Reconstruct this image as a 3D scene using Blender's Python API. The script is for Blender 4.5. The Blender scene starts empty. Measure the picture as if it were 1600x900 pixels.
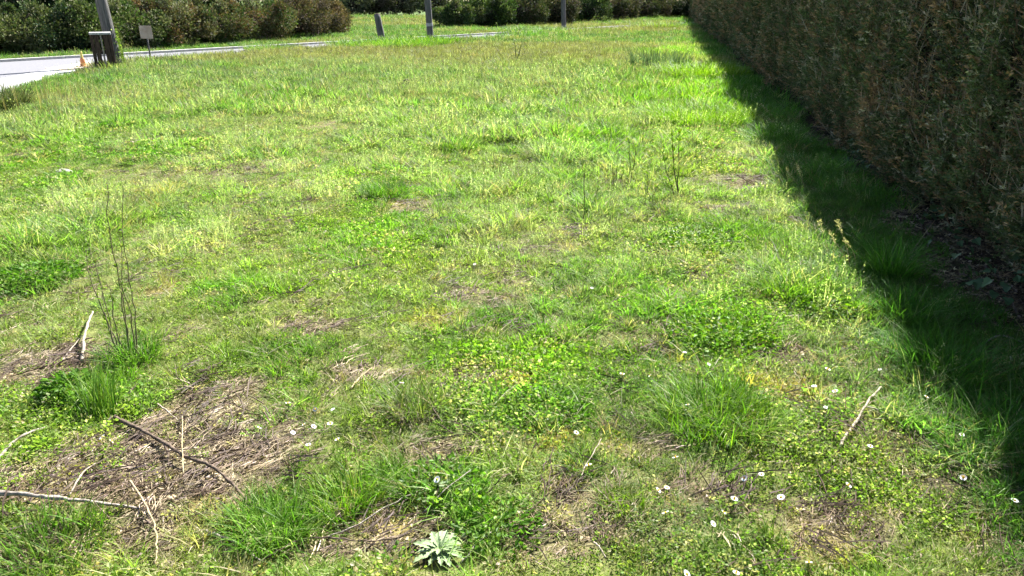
import bpy, math, random
import numpy as np
from mathutils import Vector, Matrix

# ------------------------------------------------------------------ camera, sky, sun, exposure
scene = bpy.context.scene
COL = scene.collection
CAM_H, PITCH, FPX = 1.5, math.radians(21.14), 1164.0      # eye height, tilt below the horizon, focal length in photo pixels
cam_d = bpy.data.cameras.new('camera')
cam_d.sensor_width = 36.0
cam_d.lens = FPX / 1600 * 36
cam_d.clip_start, cam_d.clip_end = 0.05, 2000
cam = bpy.data.objects.new('camera', cam_d)
COL.objects.link(cam)
cam.location = (0, 0, CAM_H)
cam.rotation_euler = (math.radians(90) - PITCH, 0, 0)
scene.camera = cam

SUN_AZ, SUN_EL = math.radians(29), math.radians(43)       # azimuth clockwise from +Y (ahead, a little to the right)
SUN_V = Vector((math.sin(SUN_AZ) * math.cos(SUN_EL), math.cos(SUN_AZ) * math.cos(SUN_EL), math.sin(SUN_EL)))
world = bpy.data.worlds.new('World')
scene.world = world
world.use_nodes = True
wn = world.node_tree
sky_n = wn.nodes.new('ShaderNodeTexSky')
sky_n.sky_type = 'NISHITA'
sky_n.sun_disc = False
sky_n.sun_elevation = SUN_EL
sky_n.sun_rotation = SUN_AZ
bg = wn.nodes['Background']
bg.inputs['Strength'].default_value = 0.05
wn.links.new(sky_n.outputs['Color'], bg.inputs['Color'])
sun_d = bpy.data.lights.new('sun', 'SUN')
sun_d.energy = 5.0
sun_d.angle = math.radians(0.5)
sun_d.color = (1.0, 0.975, 0.93)
sun = bpy.data.objects.new('sun', sun_d)
COL.objects.link(sun)
sun.location = SUN_V * 60
sun.rotation_euler = SUN_V.to_track_quat('Z', 'Y').to_euler()
vs = scene.view_settings
vs.view_transform = 'Standard'
vs.look = 'None'
vs.exposure = 1.9
vs.gamma = 1.0
vs.use_curve_mapping = False
scene.render.engine = 'CYCLES'
scene.cycles.max_bounces = 4
scene.cycles.diffuse_bounces = 3
scene.cycles.glossy_bounces = 1
scene.cycles.transmission_bounces = 3
scene.cycles.sample_clamp_indirect = 6
scene.cycles.use_denoising = True
scene.cycles.denoiser = 'OPENIMAGEDENOISE'
scene.cycles.adaptive_threshold = 0.03

rng = np.random.default_rng(11)
random.seed(5)

# ------------------------------------------------------------------ where things stand (metres; camera over the origin, looking along +Y)
def ray(px, py):
    a, b = (px - 800) / FPX, (450 - py) / FPX
    return Vector((a, math.cos(PITCH) + b * math.sin(PITCH), -math.sin(PITCH) + b * math.cos(PITCH)))

def G(px, py, z=0.0):
    """ground point surveyed from the photograph"""
    d = ray(px, py)
    t = (z - CAM_H) / d.z
    return Vector((d.x * t, d.y * t, z))

def U(px, py, y0):
    """point of an upright thing that stands at distance y0"""
    d = ray(px, py)
    t = y0 / d.y
    return Vector((d.x * t, y0, CAM_H + d.z * t))

def mpp(px, py):
    g = G(px, py)
    return (g.y * math.cos(PITCH) + CAM_H * math.sin(PITCH)) / FPX

def _hash(ix, iy, seed):
    n = (ix.astype(np.int64) * 374761393 + iy.astype(np.int64) * 668265263 + seed * 1442695041) & 0x7fffffff
    n = ((n ^ (n >> 13)) * 1274126177) & 0x7fffffff
    n = (n ^ (n >> 16)) & 0xffff
    return n / 65535.0

def vnoise(x, y, scale, seed=0):
    x = np.asarray(x, float) / scale + 500.0
    y = np.asarray(y, float) / scale + 500.0
    ix, iy = np.floor(x), np.floor(y)
    fx, fy = x - ix, y - iy
    fx, fy = fx * fx * (3 - 2 * fx), fy * fy * (3 - 2 * fy)
    a, b = _hash(ix, iy, seed), _hash(ix + 1, iy, seed)
    c, d = _hash(ix, iy + 1, seed), _hash(ix + 1, iy + 1, seed)
    return (a * (1 - fx) + b * fx) * (1 - fy) + (c * (1 - fx) + d * fx) * fy

def fbm(x, y, scale, seed=0, octs=3):
    v, amp, tot = 0, 1.0, 0
    for o in range(octs):
        v = v + amp * vnoise(x, y, scale / 2 ** o, seed + o * 17)
        tot += amp
        amp *= 0.5
    return v / tot

def sstep(a, b, x):
    t = np.clip((np.asarray(x, float) - a) / (b - a), 0, 1)
    return t * t * (3 - 2 * t)

# road: a straight lane that runs away to the right behind the field
RP = [G(0, 98), G(290, 78), G(500, 71), G(745, 57), G(975, 41)]
_rx, _ry = np.array([p.x for p in RP]), np.array([p.y for p in RP])
_k, _c = np.polyfit(_rx, _ry, 1)
RD = Vector((1, _k, 0)).normalized()
RN = Vector((RD.y, -RD.x, 0))                      # towards the camera
R0 = Vector((0, _c, 0))                            # a point on the far edge of the lane
ROAD_W = 3.0

def road_s(x, y):
    """metres on the camera's side of the lane's far edge"""
    return (np.asarray(x) - R0.x) * RN.x + (np.asarray(y) - R0.y) * RN.y

MOUTH = [G(-90, 118), G(0, 104), G(100, 95), G(140, 93), G(112, 104), G(0, 126), G(-80, 145)]
APRON = [G(-80, 143), G(0, 124), G(110, 103), G(140, 94), G(150, 107), G(96, 122), G(28, 146), G(-60, 175)]
AP_C = sum(APRON, Vector()) / len(APRON)

def poly_in(x, y, poly):
    x, y = np.asarray(x, float), np.asarray(y, float)
    ins = np.zeros(x.shape, bool)
    n = len(poly)
    for i in range(n):
        a, b = poly[i], poly[(i + 1) % n]
        cond = ((a.y > y) != (b.y > y)) & (x < (b.x - a.x) * (y - a.y) / (b.y - a.y + 1e-12) + a.x)
        ins ^= cond
    return ins

# big clipped hedge: straight line that leads away to the right
HU = Vector((0.198, 1, 0)).normalized()
HN = Vector((-HU.y, HU.x, 0))                      # out of the face that looks on the field
H0 = Vector((1.93, 0, 0))
HEDGE_H, HEDGE_T, HEDGE_L = 2.36, 1.2, 84.0

def hedge_out(x, y):
    """metres out from the hedge's foot line, towards the field"""
    return (np.asarray(x) - H0.x) * HN.x + (np.asarray(y) - H0.y) * HN.y

def height(x, y):
    x, y = np.asarray(x, float), np.asarray(y, float)
    m = sstep(ROAD_W + 0.2, ROAD_W + 5, road_s(x, y))
    m = m * sstep(3.0, 6.0, np.hypot(x - AP_C.x, y - AP_C.y))
    return m * ((fbm(x, y, 0.5, 3, 3) - 0.5) * 0.05 + (fbm(x, y, 3.5, 9, 2) - 0.5) * 0.09)

def hz(v):
    return float(height(v.x, v.y))

def gp(px, py, up=0.0):
    g = G(px, py)
    g.z = hz(g) + up
    return g

# patches of the field: centre and half-axes in metres
def patch(px, py, rx, ry):
    c = G(px, py)
    return c.x, c.y, rx * mpp(px, py), max(0.08, (G(px, py - ry).y - G(px, py + ry).y) / 2)

BARE = [patch(*p) for p in [(50, 590, 90, 50), (290, 690, 120, 60), (150, 770, 150, 40), (300, 790, 110, 60), (230, 870, 160, 40), (30, 880, 60, 40), (430, 715, 55, 45), (350, 625, 70, 25),
        (575, 590, 60, 22), (485, 515, 45, 13), (735, 468, 80, 22), (745, 590, 80, 32), (560, 860, 120, 40), (690, 720, 60, 20), (850, 860, 90, 45), (890, 790, 50, 25),
        (1320, 820, 115, 50), (1470, 760, 80, 40), (1150, 290, 70, 14), (1040, 705, 60, 14), (1100, 770, 60, 20), (1420, 700, 70, 22), (1560, 860, 60, 50), (905, 365, 40, 10),
        (650, 325, 40, 12), (1210, 560, 50, 16), (640, 660, 60, 20), (10, 250, 40, 25)]]
MOSS = [patch(*p) for p in [(245, 775, 50, 28), (80, 785, 60, 22), (310, 815, 40, 16), (810, 600, 36, 14), (620, 820, 45, 18), (1290, 860, 60, 40), (1070, 570, 18, 14), (1180, 605, 40, 18),
        (1020, 255, 26, 14), (230, 320, 30, 14), (640, 325, 34, 9), (870, 700, 40, 14), (240, 460, 40, 18), (860, 755, 30, 12), (1230, 620, 60, 16), (690, 500, 40, 14), (980, 720, 30, 16)]]
LUSH = [patch(*p) for p in [(60, 440, 90, 60), (150, 620, 70, 50), (1120, 650, 115, 50), (1130, 510, 120, 45), (1250, 440, 130, 60), (1100, 370, 130, 55), (1090, 170, 110, 40), (1100, 105, 60, 25),
        (600, 300, 60, 40), (610, 760, 120, 45), (430, 830, 75, 65), (870, 640, 90, 36), (700, 225, 70, 25), (960, 215, 90, 40), (80, 870, 85, 45), (470, 560, 90, 36), (700, 790, 70, 40),
        (740, 850, 90, 40), (1320, 640, 80, 30), (900, 300, 110, 40), (360, 470, 70, 25), (560, 400, 80, 30), (120, 215, 50, 25), (850, 200, 120, 40), (1300, 560, 80, 30), (930, 520, 80, 30),
        (250, 240, 70, 18), (60, 300, 60, 30), (620, 190, 40, 15), (900, 110, 120, 25)]]
PALE = [patch(*p) for p in [(330, 285, 230, 50), (200, 160, 170, 30), (430, 200, 200, 40), (330, 380, 120, 40), (1200, 250, 60, 60), (1260, 330, 50, 60), (230, 460, 60, 30), (500, 105, 260, 20),
        (850, 380, 90, 30), (640, 260, 100, 22), (500, 300, 120, 40), (40, 165, 60, 30), (700, 140, 150, 25), (1000, 800, 180, 50), (1400, 620, 90, 40), (820, 130, 120, 20), (1180, 200, 60, 25)]]

TALL = [patch(*p) for p in [(880, 230, 170, 70), (1030, 280, 70, 40), (700, 210, 80, 30), (170, 350, 60, 60), (1240, 420, 90, 60), (960, 130, 120, 25)]]

def pmap(x, y, lst, noise_seed, weights=None):
    v = np.zeros(np.shape(x))
    w = (fbm(x, y, 0.3, noise_seed, 4) - 0.5) * 1.9
    for i_, (cx, cy, rx, ry) in enumerate(lst):
        d = np.sqrt(((x - cx) / rx) ** 2 + ((y - cy) / ry) ** 2) + w
        v = np.maximum(v, (1 - sstep(0.3, 1.4, d)) * (weights(i_) if weights else 1.0))
    return v

def maps(x, y):
    d = np.hypot(x, y)
    bare = np.maximum(pmap(x, y, BARE, 41, lambda i: 0.8 if i < 8 else 0.64), sstep(0.62, 0.78, fbm(x, y, 0.8, 61)) * 0.45 * (d < 12))
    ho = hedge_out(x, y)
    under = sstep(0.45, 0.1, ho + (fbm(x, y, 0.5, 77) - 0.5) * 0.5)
    moss = pmap(x, y, MOSS, 43)
    lush = np.maximum(pmap(x, y, LUSH, 47) * 0.9, sstep(0.42, 0.7, fbm(x, y, 0.8, 67, 4)) * 0.85)
    pale = np.maximum(pmap(x, y, PALE, 53) * 0.9, sstep(0.52, 0.75, fbm(x, y, 1.6, 71)) * 0.6)
    return bare, under, moss, lush * (1 - bare), pale

# ------------------------------------------------------------------ materials
def new_mat(name):
    m = bpy.data.materials.new(name)
    m.use_nodes = True
    m.node_tree.nodes.clear()
    return m, m.node_tree

def N(nt, kind, **kw):
    n = nt.nodes.new(kind)
    for k, v in kw.items():
        setattr(n, k, v)
    return n

def leaf_material(name, instanced, transl=0.5, rough=0.5, spec=0.14):
    """thin leaf: colour from the 'tint' attribute, varied blade by blade, light passes through"""
    m, nt = new_mat(name)
    L = nt.links.new
    tint = N(nt, 'ShaderNodeAttribute', attribute_name='tint', attribute_type='INSTANCER' if instanced else 'GEOMETRY')
    var = N(nt, 'ShaderNodeAttribute', attribute_name='var', attribute_type='GEOMETRY')
    mr = N(nt, 'ShaderNodeMapRange')
    mr.inputs['To Min'].default_value, mr.inputs['To Max'].default_value = 0.62, 1.45
    L(var.outputs['Fac'], mr.inputs['Value'])
    sc = N(nt, 'ShaderNodeVectorMath', operation='SCALE')
    L(tint.outputs['Color'], sc.inputs[0])
    L(mr.outputs['Result'], sc.inputs['Scale'])
    # a few dead blades among the green
    dr = N(nt, 'ShaderNodeMath', operation='GREATER_THAN')
    dr.inputs[1].default_value = 0.93
    L(var.outputs['Fac'], dr.inputs[0])
    mixd = N(nt, 'ShaderNodeMix', data_type='RGBA')
    L(dr.outputs[0], mixd.inputs['Factor'])
    L(sc.outputs[0], mixd.inputs['A'])
    hsv = N(nt, 'ShaderNodeHueSaturation')
    hsv.inputs['Hue'].default_value, hsv.inputs['Saturation'].default_value, hsv.inputs['Value'].default_value = 0.455, 0.62, 1.25
    L(sc.outputs[0], hsv.inputs['Color'])
    L(hsv.outputs['Color'], mixd.inputs['B'])
    col = mixd.outputs['Result']
    p = N(nt, 'ShaderNodeBsdfPrincipled')
    p.inputs['Roughness'].default_value = rough
    p.inputs['Specular IOR Level'].default_value = spec
    L(col, p.inputs['Base Color'])
    t = N(nt, 'ShaderNodeBsdfTranslucent')
    mul = N(nt, 'ShaderNodeMix', data_type='RGBA', blend_type='MULTIPLY')
    mul.inputs['Factor'].default_value = 1.0
    mul.inputs['B'].default_value = (1.3, 1.55, 0.6, 1)
    L(col, mul.inputs['A'])
    L(mul.outputs['Result'], t.inputs['Color'])
    mx = N(nt, 'ShaderNodeMixShader')
    mx.inputs['Fac'].default_value = transl
    L(p.outputs[0], mx.inputs[1])
    L(t.outputs[0], mx.inputs[2])
    out = N(nt, 'ShaderNodeOutputMaterial')
    L(mx.outputs[0], out.inputs['Surface'])
    return m

def rough_material(name, c1, c2, scale=8.0, rough=0.9, bump=0.4, stretch=(1, 1, 1), detail=6, coord='Object', spec=0.2):
    m, nt = new_mat(name)
    L = nt.links.new
    tc = N(nt, 'ShaderNodeTexCoord')
    mp = N(nt, 'ShaderNodeMapping')
    mp.inputs['Scale'].default_value = stretch
    L(tc.outputs[coord], mp.inputs['Vector'])
    nz = N(nt, 'ShaderNodeTexNoise')
    nz.inputs['Scale'].default_value, nz.inputs['Detail'].default_value = scale, detail
    L(mp.outputs[0], nz.inputs['Vector'])
    cr = N(nt, 'ShaderNodeValToRGB')
    cr.color_ramp.elements[0].position, cr.color_ramp.elements[1].position = 0.3, 0.7
    cr.color_ramp.elements[0].color, cr.color_ramp.elements[1].color = (*c1, 1), (*c2, 1)
    L(nz.outputs['Fac'], cr.inputs[0])
    p = N(nt, 'ShaderNodeBsdfPrincipled')
    p.inputs['Roughness'].default_value = rough
    p.inputs['Specular IOR Level'].default_value = spec
    L(cr.outputs[0], p.inputs['Base Color'])
    b = N(nt, 'ShaderNodeBump')
    b.inputs['Strength'].default_value, b.inputs['Distance'].default_value = bump, 0.02
    L(nz.outputs['Fac'], b.inputs['Height'])
    L(b.outputs[0], p.inputs['Normal'])
    out = N(nt, 'ShaderNodeOutputMaterial')
    L(p.outputs[0], out.inputs['Surface'])
    return m

M_TURF = leaf_material('turf_blades', True)
M_HEDGE = leaf_material('hedge_sprays', True, transl=0.2, rough=0.55, spec=0.3)
M_LEAF = leaf_material('leaf', False, transl=0.3)
M_SHRUB = leaf_material('shrub_leaf', False, transl=0.15, rough=0.7, spec=0.08)
M_GRASS = leaf_material('grass_blade', False, transl=0.42)
M_STRAW = leaf_material('straw', True, transl=0.12, rough=0.6)
M_BARK = rough_material('twig_bark_brown', (0.05, 0.035, 0.025), (0.2, 0.15, 0.11), 60, stretch=(1, 1, 1))
M_GREYTWIG = rough_material('twig_bark_grey', (0.16, 0.13, 0.11), (0.45, 0.40, 0.34), 60)
M_PALETWIG = rough_material('bleached_wood', (0.26, 0.21, 0.155), (0.5, 0.43, 0.34), 70)
M_TANSTRAW = rough_material('dry_stem', (0.3, 0.22, 0.12), (0.55, 0.44, 0.27), 80)
M_STEM = rough_material('dark_stem', (0.06, 0.065, 0.03), (0.17, 0.15, 0.08), 50)
M_POLE = rough_material('weathered_pole', (0.06, 0.057, 0.057), (0.19, 0.18, 0.17), 9, stretch=(6, 6, 0.5), bump=0.6)
M_PLANK = rough_material('dark_plank', (0.03, 0.02, 0.015), (0.11, 0.075, 0.055), 14, stretch=(5, 5, 0.6))
M_TOPSLAB = rough_material('grey_board', (0.4, 0.38, 0.36), (0.62, 0.6, 0.58), 20)
M_BOARD = rough_material('sign_board', (0.36, 0.29, 0.23), (0.52, 0.44, 0.36), 9)
M_METAL = rough_material('dull_metal', (0.28, 0.28, 0.28), (0.42, 0.42, 0.42), 30, rough=0.5, spec=0.5)
M_ORANGE = rough_material('orange_plastic', (0.6, 0.24, 0.1), (0.72, 0.34, 0.16), 14, rough=0.55)
M_YELLOW = rough_material('yellow_plastic', (0.55, 0.5, 0.12), (0.68, 0.6, 0.2), 14, rough=0.55)
M_STONE = rough_material('pale_stone', (0.25, 0.23, 0.19), (0.46, 0.43, 0.37), 25)
M_SOIL = rough_material('dark_soil', (0.02, 0.014, 0.01), (0.07, 0.05, 0.035), 40)
M_PETAL = rough_material('white_petal', (0.78, 0.77, 0.76), (0.86, 0.85, 0.84), 90, rough=0.6, bump=0.05)
M_YOLK = rough_material('yellow_floret', (0.6, 0.38, 0.03), (0.75, 0.5, 0.06), 200)
M_FSTEM = rough_material('flower_stem', (0.06, 0.12, 0.02), (0.1, 0.18, 0.04), 60)
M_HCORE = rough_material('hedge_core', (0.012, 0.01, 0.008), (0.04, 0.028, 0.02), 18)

# ------------------------------------------------------------------ mesh helpers
def mesh_obj(name, v, f, mat, parent=None, attrs=None, smooth=False, link=True):
    me = bpy.data.meshes.new(name)
    v = np.asarray(v, np.float32)
    if isinstance(f, np.ndarray):
        f = f.tolist()
    me.from_pydata(v.tolist(), [], f)
    me.update()
    for k, (kind, data) in (attrs or {}).items():
        a = me.attributes.new(k, kind, 'POINT')
        if kind == 'FLOAT':
            a.data.foreach_set('value', np.asarray(data, np.float32))
        else:
            d = np.ones((len(v), 4), np.float32)
            d[:, :3] = data
            a.data.foreach_set('color', d.ravel())
    if smooth:
        me.polygons.foreach_set('use_smooth', np.ones(len(me.polygons), bool))
    me.materials.append(mat)
    o = bpy.data.objects.new(name, me)
    if link:
        COL.objects.link(o)
    if parent is not None:
        o.parent = parent
    return o

def tag(o, label=None, cat=None, group=None, kind=None):
    for k, val in (('label', label), ('category', cat), ('group', group), ('kind', kind)):
        if val:
            o[k] = val
    return o

def thing(name, loc, label, cat, group=None, rz=0.0):
    o = bpy.data.objects.new(name, None)
    o.empty_display_size = 0.1
    COL.objects.link(o)
    o.location = loc
    o.rotation_euler = (0, 0, rz)
    return tag(o, label, cat, group)

def tube(pts, radii, seg=6, cap=True, rough=0.0):
    """tapered tube along a polyline -> verts, faces"""
    pts = [Vector(p) for p in pts]
    n = len(pts)
    V, F = [], []
    t0 = (pts[1] - pts[0]).normalized()
    up = Vector((0, 0, 1)) if abs(t0.z) < 0.9 else Vector((1, 0, 0))
    a = t0.cross(up).normalized()
    for i in range(n):
        t = (pts[min(i + 1, n - 1)] - pts[max(i - 1, 0)]).normalized()
        a = (a - t * a.dot(t)).normalized()
        b = t.cross(a)
        r = radii[i] if hasattr(radii, '__len__') else radii
        for k in range(seg):
            th = 2 * math.pi * k / seg
            rr = r * (1 + random.uniform(-rough, rough))
            V.append(pts[i] + (a * math.cos(th) + b * math.sin(th)) * rr)
    for i in range(n - 1):
        for k in range(seg):
            k2 = (k + 1) % seg
            F.append((i * seg + k, i * seg + k2, (i + 1) * seg + k2, (i + 1) * seg + k))
    if cap:
        F.append(tuple(range(seg))[::-1])
        F.append(tuple((n - 1) * seg + k for k in range(seg)))
    return [tuple(v) for v in V], F

def join(*vf):
    V, F = [], []
    for v, f in vf:
        o = len(V)
        V += [tuple(p) for p in v]
        F += [tuple(i + o for i in q) for q in f]
    return V, F

def box(x0, x1, y0, y1, z0, z1, b=0.004):
    """box with chamfered vertical edges"""
    pts = [(x0 + b, y0), (x1 - b, y0), (x1, y0 + b), (x1, y1 - b), (x1 - b, y1), (x0 + b, y1), (x0, y1 - b), (x0, y0 + b)]
    V = [(x, y, z) for z in (z0, z1) for x, y in pts]
    F = [tuple(range(8))[::-1], tuple(range(8, 16))] + [(i, (i + 1) % 8, 8 + (i + 1) % 8, 8 + i) for i in range(8)]
    return V, F

def wander(pts, sub=4, amp=0.004):
    """resample a polyline smoothly and let it wander a little"""
    P = [Vector(p) for p in pts]
    out = []
    for i in range(len(P) - 1):
        p0, p1, p2, p3 = P[max(i - 1, 0)], P[i], P[i + 1], P[min(i + 2, len(P) - 1)]
        for k in range(sub):
            t = k / sub
            q = 0.5 * ((2 * p1) + (p2 - p0) * t + (2 * p0 - 5 * p1 + 4 * p2 - p3) * t * t + (3 * p1 - p0 - 3 * p2 + p3) * t ** 3)
            out.append(q + Vector((random.gauss(0, amp), random.gauss(0, amp), abs(random.gauss(0, amp * 0.6)))))
    out.append(P[-1])
    return out

def blades(r, n, R, h, w, lean=(0.1, 0.6), curve=(0.0, 0.7), seg=3, base_r=None, upz=0.0, az=None):
    """n grass blades rooted in a disc of radius R -> verts, faces, var"""
    rr = R * np.sqrt(r.random(n))
    th = r.random(n) * 2 * math.pi
    bx, by = rr * np.cos(th), rr * np.sin(th)
    a = r.random(n) * 2 * math.pi if az is None else az + r.normal(0, 0.35, n)
    out = r.random(n) < 0.6
    if az is None:
        a = np.where(out, th + r.normal(0, 0.6, n), a)
    hh = r.uniform(h[0], h[1], n)
    ww = r.uniform(w[0], w[1], n)
    le, cu = r.uniform(*lean, n), r.uniform(*curve, n)
    tw = a + math.pi / 2 + r.normal(0, 0.5, n)
    V, F, A = [], [], []
    ts = np.linspace(0, 1, seg + 1)
    m = 2 * seg + 1
    verts = np.zeros((n, m, 3))
    for i, t in enumerate(ts):
        off = hh * (le * t + cu * t * t)
        z = hh * (t - 0.45 * cu * t * t) + upz
        x, y = bx + np.cos(a) * off, by + np.sin(a) * off
        if i < seg:
            wd = ww * 0.5 * (1 - 0.85 * t ** 1.6)
            verts[:, 2 * i, 0], verts[:, 2 * i, 1], verts[:, 2 * i, 2] = x - np.cos(tw) * wd, y - np.sin(tw) * wd, z
            verts[:, 2 * i + 1, 0], verts[:, 2 * i + 1, 1], verts[:, 2 * i + 1, 2] = x + np.cos(tw) * wd, y + np.sin(tw) * wd, z
        else:
            verts[:, 2 * i, 0], verts[:, 2 * i, 1], verts[:, 2 * i, 2] = x, y, z
    faces = []
    for k in range(n):
        o = k * m
        for i in range(seg - 1):
            faces.append((o + 2 * i, o + 2 * i + 1, o + 2 * i + 3, o + 2 * i + 2))
        i = seg - 1
        faces.append((o + 2 * i, o + 2 * i + 1, o + 2 * i + 2))
    var = np.repeat(r.random(n), m)
    return verts.reshape(-1, 3), faces, var

def leaves(r, P, D, size, ratio=0.6, cup=0.25):
    """one folded leaf (4 tris) at each point P with outward-ish direction D"""
    n = len(P)
    s = r.uniform(size[0], size[1], n)[:, None]
    d = D / (np.linalg.norm(D, axis=1)[:, None] + 1e-9)
    q = r.normal(size=(n, 3))
    side = np.cross(d, q)
    side /= np.linalg.norm(side, axis=1)[:, None] + 1e-9
    nor = np.cross(side, d)
    w = s * ratio * 0.5
    v = np.zeros((n, 4, 3))
    v[:, 0] = P
    v[:, 1] = P + d * s * 0.5 + side * w + nor * w * cup
    v[:, 2] = P + d * s
    v[:, 3] = P + d * s * 0.5 - side * w + nor * w * cup
    o = np.arange(n)[:, None] * 4
    f = np.concatenate([o + np.array([0, 1, 2]), o + np.array([0, 2, 3])])
    return v.reshape(-1, 3), f, np.repeat(r.random(n), 4)

# ------------------------------------------------------------------ setting: ground, lane, apron
def axis(lo, hi, c0, c1, fine, grow):
    mid = list(np.arange(c0, c1 + 1e-6, fine))
    s, p, left = fine, c0, []
    while p > lo:
        s *= grow
        p -= s
        left.append(max(p, lo))
    s, p, right = fine, c1, []
    while p < hi:
        s *= grow
        p += s
        right.append(min(p, hi))
    return np.array(left[::-1] + mid + right)

gx, gy = axis(-500, 500, -4.5, 4.5, 0.06, 1.06), axis(-60, 900, 0.8, 9, 0.06, 1.05)
X, Y = np.meshgrid(gx, gy)
Z = height(X, Y)
near = (np.hypot(X, Y) < 14)
Z = Z + near * (fbm(X, Y, 0.12, 5, 2) - 0.5) * 0.012
bare, under, moss, lush, pale = maps(X, Y)
cb = np.zeros(X.shape + (3,))
fine_n = fbm(X, Y, 0.18, 91, 3)[..., None]
thatch = np.array([0.195, 0.145, 0.098]) * (0.55 + 0.9 * fine_n)
soil = np.array([0.10, 0.068, 0.045]) * (0.5 + 1.0 * fine_n)
green = np.array([0.15, 0.17, 0.05]) * (0.6 + 0.8 * fine_n)
mossc = np.array([0.27, 0.22, 0.075]) * (0.7 + 0.6 * fine_n)
farg = np.array([0.085, 0.13, 0.035]) * (0.7 + 0.6 * fine_n)
dist = np.hypot(X, Y)[..., None]
cb[:] = green * (1 - 0.4 * pale[..., None]) + thatch * 0.4 * pale[..., None]
k = sstep(14, 30, dist)
cb = cb * (1 - k) + farg * k
b3 = bare[..., None] * 0.92
cb = cb * (1 - b3) + (thatch * 0.7 + soil * 0.3) * b3
m3 = moss[..., None] * 0.9 * sstep(0.25, 0.6, fine_n)
cb = cb * (1 - m3) + mossc * m3
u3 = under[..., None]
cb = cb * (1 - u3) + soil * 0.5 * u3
ny, nx = X.shape
idx = np.arange(nx * ny).reshape(ny, nx)
faces = np.stack([idx[:-1, :-1], idx[:-1, 1:], idx[1:, 1:], idx[1:, :-1]], -1).reshape(-1, 4)

def ground_material():
    m, nt = new_mat('meadow_soil')
    L = nt.links.new
    at = N(nt, 'ShaderNodeAttribute', attribute_name='tint', attribute_type='GEOMETRY')
    tc = N(nt, 'ShaderNodeTexCoord')
    nz = N(nt, 'ShaderNodeTexNoise')
    nz.inputs['Scale'].default_value, nz.inputs['Detail'].default_value, nz.inputs['Roughness'].default_value = 45, 8, 0.7
    L(tc.outputs['Object'], nz.inputs['Vector'])
    mr = N(nt, 'ShaderNodeMapRange')
    mr.inputs['From Min'].default_value, mr.inputs['From Max'].default_value = 0.3, 0.7
    mr.inputs['To Min'].default_value, mr.inputs['To Max'].default_value = 0.35, 1.65
    L(nz.outputs['Fac'], mr.inputs['Value'])
    sc = N(nt, 'ShaderNodeVectorMath', operation='SCALE')
    L(at.outputs['Color'], sc.inputs[0])
    L(mr.outputs['Result'], sc.inputs['Scale'])
    p = N(nt, 'ShaderNodeBsdfPrincipled')
    p.inputs['Roughness'].default_value = 0.95
    p.inputs['Specular IOR Level'].default_value = 0.1
    L(sc.outputs[0], p.inputs['Base Color'])
    b = N(nt, 'ShaderNodeBump')
    b.inputs['Strength'].default_value, b.inputs['Distance'].default_value = 0.8, 0.012
    L(nz.outputs['Fac'], b.inputs['Height'])
    L(b.outputs[0], p.inputs['Normal'])
    out = N(nt, 'ShaderNodeOutputMaterial')
    L(p.outputs[0], out.inputs['Surface'])
    return m

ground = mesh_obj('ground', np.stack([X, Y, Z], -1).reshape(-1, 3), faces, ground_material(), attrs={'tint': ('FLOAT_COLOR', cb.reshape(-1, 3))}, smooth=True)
tag(ground, 'grassy field sloping back to a country lane', 'ground', kind='structure')

M_ASPH = rough_material('old_asphalt', (0.15, 0.148, 0.16), (0.22, 0.215, 0.23), 30, rough=0.8, bump=0.3, spec=0.4)
M_CONC = rough_material('pale_concrete', (0.36, 0.355, 0.36), (0.52, 0.51, 0.5), 6, rough=0.85, bump=0.2)
M_GRAVEL = rough_material('pinkish_gravel', (0.42, 0.33, 0.27), (0.62, 0.52, 0.44), 25, rough=0.95, bump=0.8)
M_KERB = rough_material('kerb_stone', (0.3, 0.29, 0.27), (0.5, 0.49, 0.46), 10)

def strip(name, s0, s1, o0, o1, z, mat, label):
    """sheet along the lane between offsets o0..o1 from its far edge"""
    n = 40
    V, F = [], []
    for i in range(n + 1):
        s = s0 + (s1 - s0) * i / n
        for o in (o0, o1):
            p = R0 + RD * s + RN * o
            V.append((p.x, p.y, z))
    F = [(2 * i, 2 * i + 1, 2 * i + 3, 2 * i + 2) for i in range(n)]
    return tag(mesh_obj(name, V, F, mat), label, 'road', kind='structure')

strip('road', -70, 130, 0.0, ROAD_W, 0.008, M_ASPH, 'pale grey asphalt lane running behind the field')
# low kerb along the lane's far side
n = 60
kv, kf = [], []
for i in range(n + 1):
    s = -70 + 200 * i / n
    for o, z in ((0.0, 0.0), (0.0, 0.07), (-0.14, 0.075), (-0.14, 0.0)):
        p = R0 + RD * s + RN * o
        kv.append((p.x, p.y, z))
for i in range(n):
    for j in range(3):
        kf.append((4 * i + j, 4 * i + j + 1, 4 * i + 4 + j + 1, 4 * i + 4 + j))
tag(mesh_obj('kerb', kv, kf, M_KERB), 'low pale kerb along the far side of the lane', 'kerb', kind='structure')
tag(mesh_obj('lane_mouth', [(p.x, p.y, 0.011) for p in MOUTH], [tuple(range(len(MOUTH)))], M_ASPH), 'asphalt widening where the apron meets the lane', 'road', kind='structure')
ap = mesh_obj('driveway_apron', [(p.x, p.y, 0.014) for p in APRON], [tuple(range(len(APRON)))], M_CONC)
tag(ap, 'pale concrete apron joining the lane beside the field', 'pavement', kind='structure')
gv = [G(70, 108), G(140, 97), G(146, 106), G(100, 112)]
tag(mesh_obj('gravel_patch', [(p.x, p.y, 0.019) for p in gv], [(0, 1, 2, 3)], M_GRAVEL), 'pinkish gravel spread on the apron by the slatted bin', 'gravel', kind='structure')

# ------------------------------------------------------------------ scattered ground cover (uncountable: one object per kind)
def proto(coll, name, v, f, var, mat):
    o = mesh_obj(name, v, f, mat, attrs={'var': ('FLOAT', var)}, link=False)
    coll.objects.link(o)
    return o

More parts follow.
